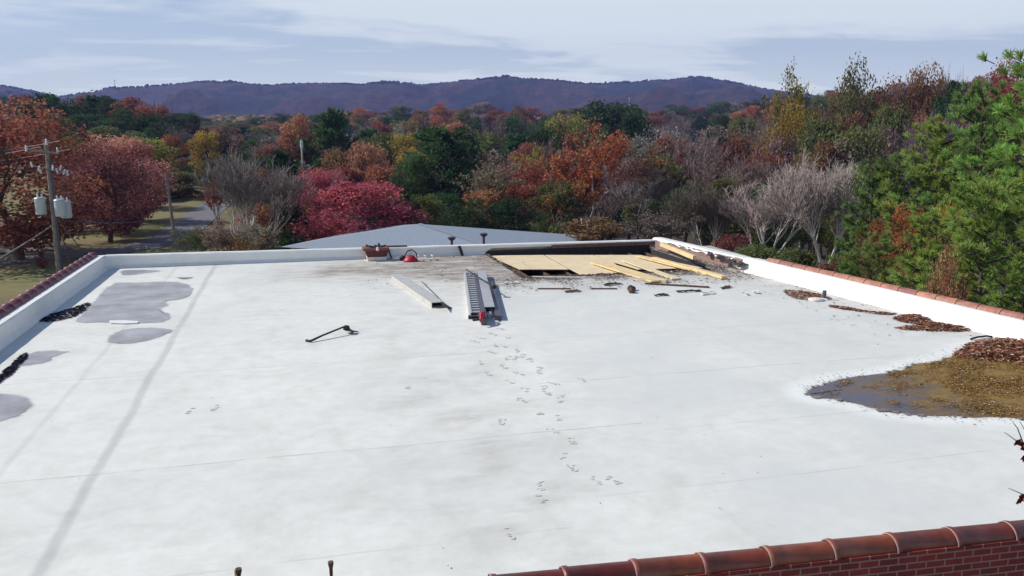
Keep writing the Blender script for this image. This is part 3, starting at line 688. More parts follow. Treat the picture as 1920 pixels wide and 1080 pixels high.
for k, (x0, y0, ll, aa, lb) in enumerate(((1075,546,.5,.1,'flat torn scrap just under the left end of the middle batten'),(1290,545,.7,-.15,'torn flat scrap on the roof right of the clod, nearest the opening'),(1330,551,.5,.3,'torn flat scrap on the roof under the long narrow timber end'),(1240,553,.4,.0,'pale torn scrap right below the dark broken board'),(1365,540,.45,.5,'dark torn scrap by the bottom right corner of the opening'),(1150,533,.6,.1,'torn strip at the near edge of the opening left of the wide plank'),(960,530,.5,.05,'torn strip left of the opening beside the ladder top'))):
    c = at(x0, y0, .03); m = MB(); n_ = 9; top = [c+Vector((-ll/2+ll*q/n_, .07*random.uniform(.5,1.3)+math.sin(aa)*ll*q/n_, random.uniform(0,.05))) for q in range(n_+1)]; bot = [c+Vector((-ll/2+ll*q/n_, -.07*random.uniform(.5,1.3)+math.sin(aa)*ll*q/n_, random.uniform(-.015,.02))) for q in range(n_+1)][::-1]
    m.poly(top+bot, .012); thing_mesh(m, 'torn_scrap', M[('oldwood','felt','cream','felt')[k % 4]], lb, 'scrap', 'torn scraps in front of the opening')
# small vent pipe with plate by right wall
v = empty('vent_pipe', at(1545,562)); tag(v, 'short grey vent pipe on the roof beside the right parapet', 'vent pipe')
m = MB(); m.tube((0,0,0), (0,0,.26), .055, .055, 12); m.build('pipe', M['steel_d'], v)
m = MB(); m.lathe((0,0,0), [(.13,.004),(.11,.02),(.06,.05)], 14); m.build('flashing', M['membrane'], v)
m = MB(); c = at(1530,563); m.lathe((c.x, c.y, .0), [(.2,.0),(.22,.03),(.15,.06),(.03,.065)], 16); thing_mesh(m, 'drain_cover', M['cream'], 'flat round pale cover next to the short vent pipe', 'drain cover', smooth=True)
# curl of hose/bent strip by the right wall
m = MB(); m.path([at(1820,636,.02), at(1832,632,.05), at(1850,630,.04), at(1860,631,.02)], .022); thing_mesh(m, 'bent_strip', M['black'], 'bent black strip on the roof between leaf pile and pond', 'strip')

# ------------------------------------------------------------------ ladder and the boards beside it
def frame_from(a, b):
    a = Vector(a); b = Vector(b); d = b-a; L = d.length; return a, L, math.atan2(-d.x, d.y)
m = MB(); m.poly([at(x, y, .03) for x, y in ((886,600),(904,598),(891,517),(872,518))], .02); thing_mesh(m, 'ladder_shade', M['black'], 'flat black sheet added underneath the aluminium ladder as its shade', 'board', 'long boards beside the ladder')  # black sheet added as the shade between the ladder rungs
a, L, rz = frame_from(at(896,598), at(882,517))
lad = empty('extension_ladder', a, rz); tag(lad, 'aluminium extension ladder lying flat on the white roof beside dark planks', 'ladder')
W = .42
for lvl, z in ((0, .045), (1, .125)):
    for s in (-1, 1):
        m = MB(); x = s*(W/2-lvl*.03); m.box((x, L/2, z), (.012, L, .075)); m.box((x-s*.016, L/2, z+.035), (.034, L, .006)); m.box((x-s*.016, L/2, z-.035), (.034, L, .006)); m.build('side_rail', M['steel'], lad)
for k in range(int(L/.305)):
    m = MB(); y = .14+k*.305
    m.tube((-W/2+.02, y, .05), (W/2-.02, y, .05), .021, n=8); m.build('rung', M['steel'], lad)
    m = MB(); m.box((0, y+.08, .132), (W-.08, .12, .03)); m.build('rung', M['steel'], lad)
for s in (-1, 1):
    m = MB(); m.box((s*(W/2+.005), .03, .04), (.045, .1, .09)); m.build('foot', M['black'], lad)
def board(px, z, th, name, mt, label, cat, group=None): return slab(px, z, th, name, mt, label, cat, group)
board([(902,597),(913,597),(899,513),(889,513)], .17, .16, 'dark_plank', 'steel_d', 'dark purple plank lying directly beside the aluminium ladder', 'plank', 'long boards beside the ladder')
# scaffold plank: hollow, with side flanges and end
a, L, rz = frame_from(at(918,590), at(902,519))
sp = empty('scaffold_plank', a, rz); tag(sp, 'pale grey scaffold plank with open black end between the dark boards', 'plank', 'long boards beside the ladder')
m = MB(); m.box((0, L/2, .20), (.26, L, .012)); m.build('deck', M['steel'], sp)
for s in (-1, 1): m = MB(); m.box((s*.125, L/2, .11), (.012, L, .18)); m.build('side_flange', M['steel_d'], sp)
for k in range(6): m = MB(); m.box((0, .05+k*(L-.1)/5, .10), (.235, .03, .14)); m.build('cross_brace', M['black'], sp)
m = MB(); m.box((0, -.18, .05), (.20, .3, .09)); m.build('foot', M['steel'], sp)
board([(928,592),(941,592),(925,528),(915,526)], .12, .11, 'grey_board', 'steel_d', 'dark grey board at the right side of the plank stack', 'board', 'long boards beside the ladder')
m = MB(); m.beam(at(924,593,.135), at(908,520,.135), .03, .03); thing_mesh(m, 'black_batten', M['black'], 'thin black batten between the scaffold plank and grey board', 'batten')
p0, p1 = at(874,505,.28), at(926,538,.28); m = MB(); m.tube(p0, p1, .016); 
po = empty('pole_tool', p0); tag(po, 'thin dark pole with black head laid across the ladder top', 'pole')
m = MB(); m.tube((0,0,0), p1-p0, .018); m.build('shaft', M['black'], po)
m = MB(); d = p1-p0; m.lathe(d, [(.03,-.05),(.075,-.03),(.085,.03),(.03,.06)], 10); m.build('head', M['black'], po)
p0, p1 = at(876,514,.25), at(918,530,.24); m = MB(); m.tube(p0, p1, .014); thing_mesh(m, 'steel_rod', M['steel_d'], 'second thin rod crossing the ladder top below the pole with black head', 'rod')
m = MB()
c = at(905,588,.26)
for k in range(5):
    q0 = c+Vector((random.uniform(-.07,.07), random.uniform(-.18,.1), random.uniform(-.08,.0))); m.lathe(q0, [(.02,-.04),(.06,-.01),(.05,.03),(.015,.05)], 6)
m.path([c+Vector((-.12,-.3,-.12)), c+Vector((-.05,-.1,.02)), c+Vector((.05,.1,.03)), c+Vector((.1,.25,-.05))], .03)
thing_mesh(m, 'red_strap', M['red'], 'crumpled red strap on the near end of the ladder', 'strap', smooth=True)
# pale channel + rod
a, L, rz = frame_from(at(821,577), at(744,524))
ch = empty('metal_channel', a, rz); tag(ch, 'long pale metal box channel with a dark open end left of the ladder', 'channel')
m = MB(); m.box((0, L/2, .145), (.34, L, .012)); m.build('top_plate', M['steel'], ch)
for s in (-1, 1): m = MB(); m.box((s*.165, L/2, .078), (.012, L, .125)); m.build('side_plate', M['beige'], ch)
for q in (-.09, 0, .09): m = MB(); m.box((q, L/2, .154), (.03, L-.04, .008)); m.build('rib', M['beige'], ch)
m = MB(); m.box((0, L/2, .012), (.34, L, .012)); m.build('bottom_plate', M['steel'], ch)
m = MB(); m.box((0, .25, .078), (.31, .02, .12)); m.build('dark_end_plate', M['black'], ch)  # black plate set inside the open end, keeping it dark
m = MB(); m.tube(at(791,528,.03), at(836,572,.03), .014); thing_mesh(m, 'steel_rod', M['steel_d'], 'thin rod lying just right of the pale metal channel', 'rod')
m = MB(); p = at(838,577); q = at(828,570); m.add([p, at(848,577), at(832,569), at(831,576,.16), at(829,570,.14)], [(0,1,2),(0,3,4,2),(0,1,3),(1,2,4,3)]); thing_mesh(m, 'shadow_wedge', M['black'], 'small black wedge painted as the shadow beside the open channel end', 'wedge')  # black solid standing in for the shadow at the channel end
# pry tool / shingle fork
a = at(582,642); b = at(646,626); L = (b-a).length; rz = math.atan2(-(b-a).x, (b-a).y)
fk = empty('roofing_fork', a, rz); tag(fk, 'black roofing fork lying alone on the white roof left of the footprints', 'fork')
m = MB(); m.path([(-.12,-.02,.03),(0,0,.03),(0,L*.35,.09),(0,L,.17)], [.03,.026,.022,.02]); m.build('handle', M['black'], fk)
m = MB(); m.lathe((0,L+.06,.14), [(.03,-.06),(.075,-.05),(.08,.02),(.035,.05)], 10); m.build('head', M['black'], fk)
for s, ll in ((-1, .36), (1, .24)):
    m = MB(); dirv = Vector((s*.16+.12, .12, 0)); m.path([Vector((.02+s*.03, L+.06, .12)), Vector((.02+s*.1, L+.06-s*.02, .06))+dirv*.3, Vector((.05+s*.02, L+.06-s*.12, .03))+Vector((ll*.5, .06, 0))], [.035,.026,.012]); m.build('tine', M['black'], fk)
# tub of tools on a cream base by the far parapet
c = at(706,487)
tb = empty('tool_tub', c); tag(tb, 'dark maroon tub heaped with tools on a cream base by the far parapet', 'tub')
m = MB(); m.box((0,0,.07), (.66,.46,.13), taper=1.1); m.build('base_block', M['cream'], tb, bevel=.01)
m = MB(); m.box((0,0,.26), (.70,.5,.24), taper=1.18); m.build('tub_body', M['maroon'], tb, bevel=.02)
m = MB(); m.box((-.04,0,.42), (.90,.62,.09)); m.build('tub_rim', mat('red_brown_plastic', (.22,.06,.05), .6), tb, bevel=.02)
m = MB()
for k in range(9): x = random.uniform(-.25,.38); m.beam((x, random.uniform(-.15,.1), .47), (x+random.uniform(-.25,.25), random.uniform(-.1,.25), .50+random.random()*.07), .05, .04)
m.build('tools', M['black'], tb)
m = MB(); m.lathe((.02,-.33,.44), [(.02,-.08),(.06,-.04),(.04,.05),(.01,.08)], 8); m.build('glove', M['cream'], tb)
m = MB(); m.beam((.42,.05,.45), (.54,-.05,.03), .05, .05); m.build('support_leg', M['steel_d'], tb)
m = MB()
c = at(743,476); m.beam(c+Vector((-.22,0,.10)), c+Vector((.24,.02,.10)), .16, .14); m.beam(c+Vector((-.1,.05,.2)), c+Vector((.05,.05,.2)), .1, .06); m.tube(c+Vector((.2,0,.14)), c+Vector((.34,.05,.18)), .03)
thing_mesh(m, 'power_tool', M['steel_d'], 'low dark power tool between maroon tub and red bag', 'tool', bevel=.01)
m = MB(); c = at(755,482)
m.beam(c+Vector((-.3,.1,.03)), c+Vector((.25,.1,.03)), .12, .04); m.beam(c+Vector((-.3,-.15,.03)), c+Vector((.15,-.12,.03)), .1, .04)
thing_mesh(m, 'white_batten', M['membrane'], 'pale flat battens lying on the roof right of the maroon tub', 'batten')
c = at(770,490); gb = empty('red_bag', c); tag(gb, 'bright red soft bag slumped on the roof near the far parapet', 'bag')
m = MB(); m.lathe((0,0,0), [(.27,.0),(.27,.05),(.20,.12),(.13,.2),(.04,.23)], 12); m.build('bag_body', M['red'], gb, smooth=True)
m = MB(); m.lathe((-.03,.12,.24), [(.03,0),(.13,.04),(.12,.10),(.03,.14)], 10); m.build('lid', M['cream'], gb, smooth=True)
m = MB(); m.path([(-.22,.05,.16),(-.12,.05,.36),(.06,.05,.42),(.2,.05,.30),(.26,.05,.12)], .022); m.build('handle', M['black'], gb)
m = MB(); c = at(755,488); m.lathe(c, [(.06,0),(.12,.04),(.11,.12),(.04,.17)], 10); thing_mesh(m, 'tape_roll', M['black'], 'small dark roll at the left foot of the red bag', 'roll', smooth=True)
c = at(800,488); rk = empty('metal_rack', c); tag(rk, 'low pale tubular rack right of the red bag', 'rack')
for y0 in (-.12, .22):
    m = MB(); m.path([(-.36,y0,.02),(-.36,y0,.15),(.26,y0,.15),(.26,y0,.02)], .02); m.build('loop', M['cream'], rk)
for x0 in (-.3, -.05, .2): m = MB(); m.beam((x0,-.12,.16), (x0,.22,.16), .05, .015); m.build('slat', M['cream'], rk)
m = MB(); m.beam(at(784,476,.05), at(803,480,.05), .12, .05); thing_mesh(m, 'dark_offcut', M['steel_d'], 'dark flat offcut behind the pale tubular rack', 'offcut')
def zfar(px): p = at(px, 460, .4); return zt(p.x)
m = MB(); m.beam((at(724,459,.45).x, 30.5, zt(3)+.03), (at(764,459,.45).x, 30.46, zt(3)+.03), .08, .05); thing_mesh(m, 'dark_bar', M['oldwood'], 'dark bar lying on top of the far parapet behind the tub', 'bar')
m = MB(); xx = at(864,470,.2).x; m.beam((xx-.03, 30.22, .36), (xx+.06, 30.05, .01), .12, .03); thing_mesh(m, 'felt_strip', M['felt'], 'short black felt strip leaning on the far parapet', 'strip')
# posts in front of the near wall
for (px, py, w_, tilt, lb) in ((447,1066,.036,0,'upright post with yellow side and dark cap at the bottom edge, left of two'),(620,1053,.032,.03,'slim leaning post with dark brown cap at the bottom edge, right of two')):
    p = far(px, py, 5.4); g = empty('post', (p.x-tilt*2, p.y, -5)); tag(g, lb, 'post', 'capped posts at the bottom edge')
    Hh = p.z+5; m = MB(); m.tube((0,0,0), (tilt*2,0,Hh-.09), w_*.42, w_*.36, 10); m.build('shaft', M['steel_d'], g)
    m = MB(); m.lathe((tilt*2,0,Hh), [(w_*.38,-.10),(w_*.40,-.05),(w_*.62,-.02),(w_*.62,0)], 10); m.build('cap', M['oldwood'], g)
    if not tilt: m = MB(); m.box((-w_*.62, 0, Hh-.06), (w_*.3, .02, .11)); m.build('yellow_tag', mat('yellow_tag', (.75,.6,.15)), g)

# ------------------------------------------------------------------ hip-roofed house beyond the far parapet, and another house
Lc = far(520, 462, 50); Lc.z = -2.5; Rc = far(1110, 441, 56); Rc.z = -2.5; C = far(785, 421, 52.5)
Lc = at(525, 463, -2.5); Rc = at(1118, 443, -2.5)
mid = (Lc+Rc)/2; half = (Rc-mid); nrm = Vector((half.y, -half.x, 0)); ax = half
th = rad(-72); NN = mid+Matrix.Rotation(th, 3, 'Z') @ half; BB = mid-(NN-mid)
apex = far(787, 420, (Vector((mid.x, mid.y, 0))).dot(HD)+.0)
hh = empty('hip_roofed_house', (mid.x, mid.y, -5)); tag(hh, 'house with a low blue-grey shingled hip roof just beyond the far parapet', 'house')
o_ = Vector((mid.x, mid.y, -5))
m = MB(); cs = [Lc-o_, NN-o_, Rc-o_, BB-o_]; ap = apex-o_; m.add(cs+[ap], [(0,1,4),(1,2,4),(2,3,4),(3,0,4),(3,2,1,0)]); m.build('roof', M['shingle'], hh)
m = MB(); inn = [c_*1 for c_ in cs]; inn = [Vector((c_.x*.94, c_.y*.94, 0)) for c_ in cs]; up = [Vector((c_.x, c_.y, 2.48)) for c_ in inn]
m.add(inn+up, [(i, (i+1) % 4, 4+(i+1) % 4, 4+i) for i in range(4)]); m.build('wall', M['wallpaint'], hh)
m = MB(); m.beam(cs[1]+(ap-cs[1])*.03+Vector((0,0,.03)), ap+Vector((0,0,.03)), .22, .03); m.build('hip_cap', M['shingle'], hh)
rfo = hh
for (px, py, c_) in ((847,447,'dark'),(907,440,'white')):
    p = far(px, py, 43 if px < 900 else 44); p.z -= .0; q = MB()
    q.tube(p-o_-Vector((0,0,.9)), p-o_, .07, .07, 10); q.lathe(p-o_, [(.07,-.12),(.20,-.02),(.22,.06),(.1,.1)], 12); q.build('roof_vent', M['steel_d'], hh)
ho = far(205, 420, 108); ho.z = tz(ho.x, ho.y); h2 = empty('pale_house', ho, rad(12)); tag(h2, 'small pale house glimpsed behind the trunks of the red tree row', 'house')
m = MB(); m.box((0,0,1.5), (10,7,3)); m.build('wall', M['wallpaint'], h2)
m = MB(); m.add([(-5.4,-3.9,2.95),(5.4,-3.9,2.95),(5.4,3.9,2.95),(-5.4,3.9,2.95),(-5.4,0,4.6),(5.4,0,4.6)], [(0,1,5,4),(2,3,4,5),(0,4,3),(1,2,5),(3,2,1,0)]); m.build('roof', M['shingle'], h2)
for x in (-3, 0, 3): m = MB(); m.box((x,-3.51,1.6), (1,.05,1.2)); m.build('window', M['steel_d'], h2)

# ------------------------------------------------------------------ utility poles and wires
base = gp(112, 516, 0); base = at(112, 516, -5); Dp = Vector((base.x, base.y, 0)).dot(HD)
def pz(py): return far(110, py, Dp).z+5
up_ = empty('utility_pole', (base.x, base.y, -5), -YAW); tag(up_, 'tall wooden utility pole with crossarm and three grey transformers left of the building', 'utility pole')
sc_ = Dp/ FPX/ math.cos(PITCH)*1.02
m = MB(); m.tube((0,0,-.3), (0,0,pz(266)), .19, .12, 14); m.build('pole', M['pole'], up_, smooth=False)
m = MB(); m.tube((.22,-.05,-.2), (.20,-.05,pz(300)), .08, .06, 8); m.build('conduit', M['steel_d'], up_)
def lx(px): return (px-110)*sc_
zc_ = pz(285)
m = MB(); m.beam((lx(82), -.15, pz(282)), (lx(134), -.15, pz(287)), .13, .13); m.build('crossarm', M['pole'], up_)
for px, py in ((76,277),(131,281),(113,265)):
    m = MB(); m.lathe((lx(px), -.15, pz(py)-.2), [(.03,-.05),(.09,0),(.05,.08),(.09,.14),(.05,.24),(.07,.30),(.03,.36)], 8); m.build('insulator', M['porc'], up_)
m = MB(); m.beam((lx(86), -.12, pz(312)), (lx(146), -.12, pz(322)), .08, .08); m.build('cutout_arm', M['pole'], up_)
for px, py in ((84,306),(95,313),(98,318),(121,312),(128,318),(134,312),(140,320),(146,322)):
    m = MB(); m.lathe((lx(px), -.22, pz(py)-.12), [(.02,-.15),(.07,-.1),(.04,-.04),(.08,.02),(.04,.08),(.08,.14),(.03,.24)], 8, M=Matrix.Rotation(random.uniform(-.5,.5), 3, 'Y')); m.build('fuse_cutout', M['porc'], up_)
for px, py, dy in ((90,402,-.1),(127,405,-.25),(127,410,.45)):
    z0 = pz(py); x0 = lx(px); 
    m = MB(); m.lathe((x0, dy, z0), [(.30,0),(.34,.04),(.34,1.02),(.36,1.06),(.30,1.14),(.06,1.18)], 18); t_ = m.build('transformer', M['can'], up_, smooth=False)
    for q in (-.14, .14): m = MB(); m.lathe((x0+q, dy, z0+1.15), [(.05,0),(.07,.05),(.04,.1),(.07,.15),(.03,.24)], 8); m.build('bushing', M['porc'], t_)
m = MB(); m.beam((lx(90), .1, pz(380)), (lx(127), .1, pz(380)), .10, .25); m.beam((lx(90), .1, pz(395)), (lx(127), .1, pz(395)), .10, .12); m.build('mounting_bracket', M['steel_d'], up_)
def wire(p, q, sag, r, label, name='overhead_wire', cat='wire', mt='steel_d', group=None):
    m = MB(); pts = []
    for i in range(13): t = i/12; v_ = Vector(p).lerp(Vector(q), t); v_.z -= sag*4*t*(1-t); pts.append(v_)
    m.path(pts, r, 5); return thing_mesh(m, name, M[mt], label, cat, group)
def pp(px, py, D=None): return far(px, py, D or Dp)
wire(pp(112,264), pp(-260,295,75), .5, .016, 'topmost wire running left from the top of the utility pole', group='wires of the utility pole', mt='steel')
wire(pp(77,275), pp(-260,300,72), .5, .016, 'middle wire running left from the left end of the crossarm', group='wires of the utility pole', mt='steel')
wire(pp(131,280), pp(-260,312,70), .5, .016, 'lowest of the three wires left of the crossarm', group='wires of the utility pole', mt='steel')
wire(pp(106,417), pp(-160,560,Dp-5), .35, .05, 'thick cable sloping down left from below the transformers', group='wires of the utility pole', mt='pole')
wire(pp(112,414), pp(326,407,72), .3, .025, 'dark cable linking the utility pole with the plain pole', group='wires of the utility pole')
wire(pp(112,416), at(163,482,-5), 0, .035, 'taut pale guy wire from the utility pole to the ground', 'guy_wire', mt='pole', group='wires of the utility pole')
wire(pp(114,430), at(134,506,-5), 0, .04, 'steep orange guy wire close to the utility pole', 'guy_wire', mt='tile_r', group='wires of the utility pole')
b2 = at(331, 468, -5); D2 = Vector((b2.x, b2.y, 0)).dot(HD); p2 = empty('utility_pole', b2, -YAW); tag(p2, 'plain slim wooden pole beside the road, right of the red tree row', 'utility pole')
m = MB(); t2 = far(321, 325, D2); m.tube((0,0,-.2), ((-9)*D2/FPX, 0, t2.z+5), .14, .10, 10); m.build('pole', M['pole'], p2)
for k in (.72,.78,.84,.9): m = MB(); m.box((-9*D2/FPX*k-.12, -.1, (t2.z+5)*k), (.22,.1,.1)); m.build('bracket', M['steel_d'], p2)
tp = far(565, 262, 120); g3 = empty('utility_pole', (tp.x, tp.y, tz(tp.x, tp.y)), -YAW); tag(g3, 'pale thin pole standing among the woods above the crimson trees', 'utility pole')
hgt = tp.z-tz(tp.x, tp.y); m = MB(); m.tube((0,0,0), (0,0,hgt), .16, .13, 8); m.build('pole', M['bark_pale'], g3)
m = MB(); m.lathe((0,0,hgt-.2), [(.2,-1.0),(.22,0),(.1,.05)], 8); m.build('transformer', M['can'], g3)
for (px, y0, y1, lb) in ((215,150,172,'faint antenna mast on the blue ridge above the dark evergreens'),(1180,183,200,'tiny pale mast before the ridge above the dark green oak')):
    D_ = 2290 if px < 500 else 1100; p = far(px, y0, D_); q = far(px, y1+6, D_); m = MB(); m.tube(q, p, .9 if px < 500 else .5, .5 if px < 500 else .3, 6); m.tube(p-Vector((0,0,1.5)), p, 2.0 if px < 500 else .9, n=8)
    thing_mesh(m, 'antenna_mast', M['steel'], lb, 'mast', 'distant masts')

# ------------------------------------------------------------------ vegetation prototypes
HIDE = []
def np_mesh(name, V, Fc, tone, material, smooth=False):
    me = bpy.data.meshes.new(name); n = len(V); k = Fc.shape[1]; F_ = len(Fc)
    me.vertices.add(n); me.vertices.foreach_set('co', V.astype(np.float32).ravel()); me.loops.add(F_*k); me.loops.foreach_set('vertex_index', Fc.astype(np.int32).ravel())
    me.polygons.add(F_); me.polygons.foreach_set('loop_start', np.arange(0, F_*k, k, dtype=np.int32)); me.polygons.foreach_set('loop_total', np.full(F_, k, dtype=np.int32))
    me.update(calc_edges=True); a = me.attributes.new('tone', 'FLOAT', 'FACE'); a.data.foreach_set('value', tone.astype(np.float32)); me.materials.append(material)
    if smooth: me.polygons.foreach_set('use_smooth', [True]*F_)
    return me
def leaf_cards(C_, size, tones):           # C_: centres (n,3)
    n = len(C_); q = rng.normal(size=(n, 3)); q /= np.linalg.norm(q, axis=1)[:, None]; r = rng.normal(size=(n, 3)); u = np.cross(q, r); u /= np.linalg.norm(u, axis=1)[:, None]; v = np.cross(q, u)
    s = size*rng.uniform(.6, 1.4, n)[:, None]; a = u*s; b = v*s*.7
    V = np.stack([C_-a, C_-b*.9+a*.1, C_+a, C_+b], 1).reshape(-1, 3); F_ = np.arange(4*n).reshape(n, 4); return V, F_, tones
def seg_tubes(A, B, ra, rb, tones, n=3):   # many tapered prisms
    m = len(A); d = B-A; L = np.linalg.norm(d, axis=1)[:, None]+1e-9; d = d/L; ref = np.where(np.abs(d[:, 2:3]) > .95, np.array([[1., 0, 0]]), np.array([[0, 0, 1.]]))
    u = np.cross(d, ref); u /= np.linalg.norm(u, axis=1)[:, None]; v = np.cross(d, u); V = np.zeros((m, 2*n, 3))
    for i in range(n):
        a = 2*math.pi*i/n; o = u*math.cos(a)+v*math.sin(a); V[:, i] = A+o*ra[:, None]; V[:, n+i] = B+o*rb[:, None]
    F_ = np.array([(i, (i+1) % n, n+(i+1) % n, n+i) for i in range(n)]); F_ = (F_[None]+np.arange(m)[:, None, None]*2*n).reshape(-1, 4)
    return V.reshape(-1, 3), F_, np.repeat(tones, n)
def grow(h, spread, levels, seed, trunk_frac=.3, r0=.16, up=.25, nb=(3, 5), shrink=.68, stems=1, min_r=.012):
    """branch skeleton: list of (a, b, ra, rb, level)"""
    R_ = random.Random(seed); out = []
    def rec(p, d, L, r, lev):
        k = 3 if lev < 2 else 2; pts = [p]; q = p; dd = d.copy()
        for i in range(k):
            dd = (dd+Vector((R_.gauss(0,.12), R_.gauss(0,.12), R_.gauss(0,.08)+up*.12))).normalized(); q2 = q+dd*(L/k); rr0 = r*(1-.45*i/k); rr1 = r*(1-.45*(i+1)/k)
            out.append((q, q2, max(rr0, min_r), max(rr1, min_r*.7), lev)); q = q2; pts.append(q)
        if lev >= levels: return
        n = R_.randint(*nb)
        for i in range(n):
            t = R_.uniform(.35, 1.0) if lev else R_.uniform(.75, 1.0); idx = t*k; i0 = min(int(idx), k-1); pp_ = pts[i0].lerp(pts[i0+1], idx-i0)
            a = R_.random()*6.283; perp = dd.orthogonal().normalized(); perp.rotate(Matrix.Rotation(a, 3, dd)); nd = (dd+perp*R_.uniform(.4, 1.0)*spread).normalized(); nd.z += up*.3; nd.normalize()
            rec(pp_, nd, L*R_.uniform(shrink-.12, shrink+.12), r*.55*R_.uniform(.8,1.1), lev+1)
    if stems == 1: rec(Vector((0,0,0)), Vector((0,0,1)), h*trunk_frac, r0, 0)
    else:
        for s in range(stems):
            a = 6.283*s/stems+R_.random(); rec(Vector((math.cos(a)*.03, math.sin(a)*.03, 0)), Vector((math.cos(a)*spread*R_.uniform(.3,.9), math.sin(a)*spread*R_.uniform(.3,.9), 1)).normalized(), h*trunk_frac*R_.uniform(.8,1.1), r0*R_.uniform(.6,1), 0)
    return out
def skel_arrays(sk, lo, hi):
    s = [e for e in sk if lo <= e[4] <= hi]; return np.array([tuple(e[0]) for e in s]), np.array([tuple(e[1]) for e in s]), np.array([e[2] for e in s]), np.array([e[3] for e in s])
PROTO = {}
def register(kind, trunk_me, crown_me, names=('trunk', 'crown')):
    vs_ = np.zeros(len(crown_me.vertices)*3, dtype=np.float32); crown_me.vertices.foreach_get('co', vs_); V = vs_.reshape(-1, 3)
    zt_ = float(np.percentile(V[:, 2], 99.7)); wx = float(np.percentile(V[:, 0], 98)-np.percentile(V[:, 0], 2)); wy = float(np.percentile(V[:, 1], 98)-np.percentile(V[:, 1], 2))
    PROTO.setdefault(kind, []).append((trunk_me, crown_me, zt_, (wx+wy)/2, names))
def leafy(kind, seed, n, size, lobes, sparse=0.0, low=.18, shape=1.0, bark='bark', r0=.2):
    sk = grow(10, .9, 3, seed, .32, r0); A, B, ra, rb = skel_arrays(sk, 0, 3)
    k = .5; B2 = B.copy(); scale = 9.5/max(B[:, 2].max(), 1); A = A*scale; B = B*scale; wid = max(np.abs(A[:, :2]).max(), .1); 
    A[:, :2] *= 3.6/wid; B[:, :2] *= 3.6/wid
    V, F_, T = seg_tubes(A, B, ra, rb, np.full(len(A), .5), 5); tm = np_mesh('trunk', V, F_, T, M[bark])
    R_ = np.random.default_rng(seed); cs = []; 
    for i in range(lobes):
        z = R_.uniform(low, .93); rr_ = (math.sin(math.pi*min(max((z-low)/(1.02-low), 0), 1)**(.75*shape)))**.7*3.6; a = R_.uniform(0, 6.283); q = math.sqrt(R_.uniform(.1, 1))
        cs.append((math.cos(a)*rr_*q, math.sin(a)*rr_*q, z*10, R_.uniform(.7, 1.5)))
    cs = np.array(cs); idx = R_.integers(0, lobes, n); d = R_.normal(size=(n, 3)); d /= np.linalg.norm(d, axis=1)[:, None]; rad_ = cs[idx, 3]*R_.uniform(.35, 1.05, n)**.6
    Cc = cs[idx, :3]+d*rad_[:, None]*np.array([1, 1, .8])
    tones = np.clip(.5+.22*(cs[idx, 3]-1.1)+(R_.random(lobes)-.5)[idx]*.6+R_.normal(0, .16, n), 0, 1)
    if sparse: keep = R_.random(n) > sparse; Cc = Cc[keep]; tones = tones[keep]
    V, F_, T = leaf_cards(Cc, size, tones); cm = np_mesh('crown', V, F_, T, M['leaf']); register(kind, tm, cm)
for s in range(4): leafy('leafy', 11+s, 8000, .135, 46)
for s in range(2): leafy('leafy_fine', 31+s, 13000, .095, 80, low=.12)
for s in range(3): leafy('leafy_tall', 51+s, 5200, .17, 38, low=.35, shape=1.3)
for s in range(2): leafy('broad', 61+s, 15000, .12, 60, low=.05, shape=.8)
def bare(kind, seed, levels, stems, leaves=0, r0=.13, tw=.018, spread=.8, bark='bark', twig_n=5, up=.35, lsize=.12):
    sk = grow(10, spread, levels, seed, .34 if stems > 1 else .3, r0, up, (3, twig_n), .68, stems, tw)
    A, B, ra, rb = skel_arrays(sk, 0, 99); s_ = 10/np.percentile(B[:, 2], 99.7); lo = np.array([e[4] <= 1 for e in sk]); A *= s_; B *= s_; wid = np.percentile(np.abs(B[:, :2]), 98); f_ = 3.6/wid; A[:, :2] *= f_; B[:, :2] *= f_
    V, F_, T = seg_tubes(A[lo], B[lo], ra[lo], rb[lo], np.full(lo.sum(), .5), 5); tm = np_mesh('trunk', V, F_, T, M[bark])
    hi = ~lo; V, F_, T = seg_tubes(A[hi], B[hi], ra[hi], rb[hi], rng.random(hi.sum()), 3)
    if leaves:
        e = B[hi]; ii = rng.integers(0, len(e), leaves); V2, F2, T2 = leaf_cards(e[ii]+rng.normal(0, .15, (leaves, 3)), lsize, rng.random(leaves))
        F2 = F2+len(V); V = np.concatenate([V, V2]); F_ = np.concatenate([F_, F2]); T = np.concatenate([T, T2])
    register(kind, tm, np_mesh('crown', V, F_, T, M['twig'] if not leaves else M['leaf']), ('trunk', 'branches' if not leaves else 'crown'))
for s in range(3): bare('bare', 71+s, 5, 1, 0)
for s in range(3): bare('sparse', 81+s, 4, 1, 2600)
for s in range(2): bare('vase', 91+s, 5, 6, 0, .10, .016, .75, 'bark_pale', 5, .5)
for s in range(1): bare('sycamore', 97, 4, 3, 9000, .16, .02, .6, 'bark_pale', 5, .5, .10)
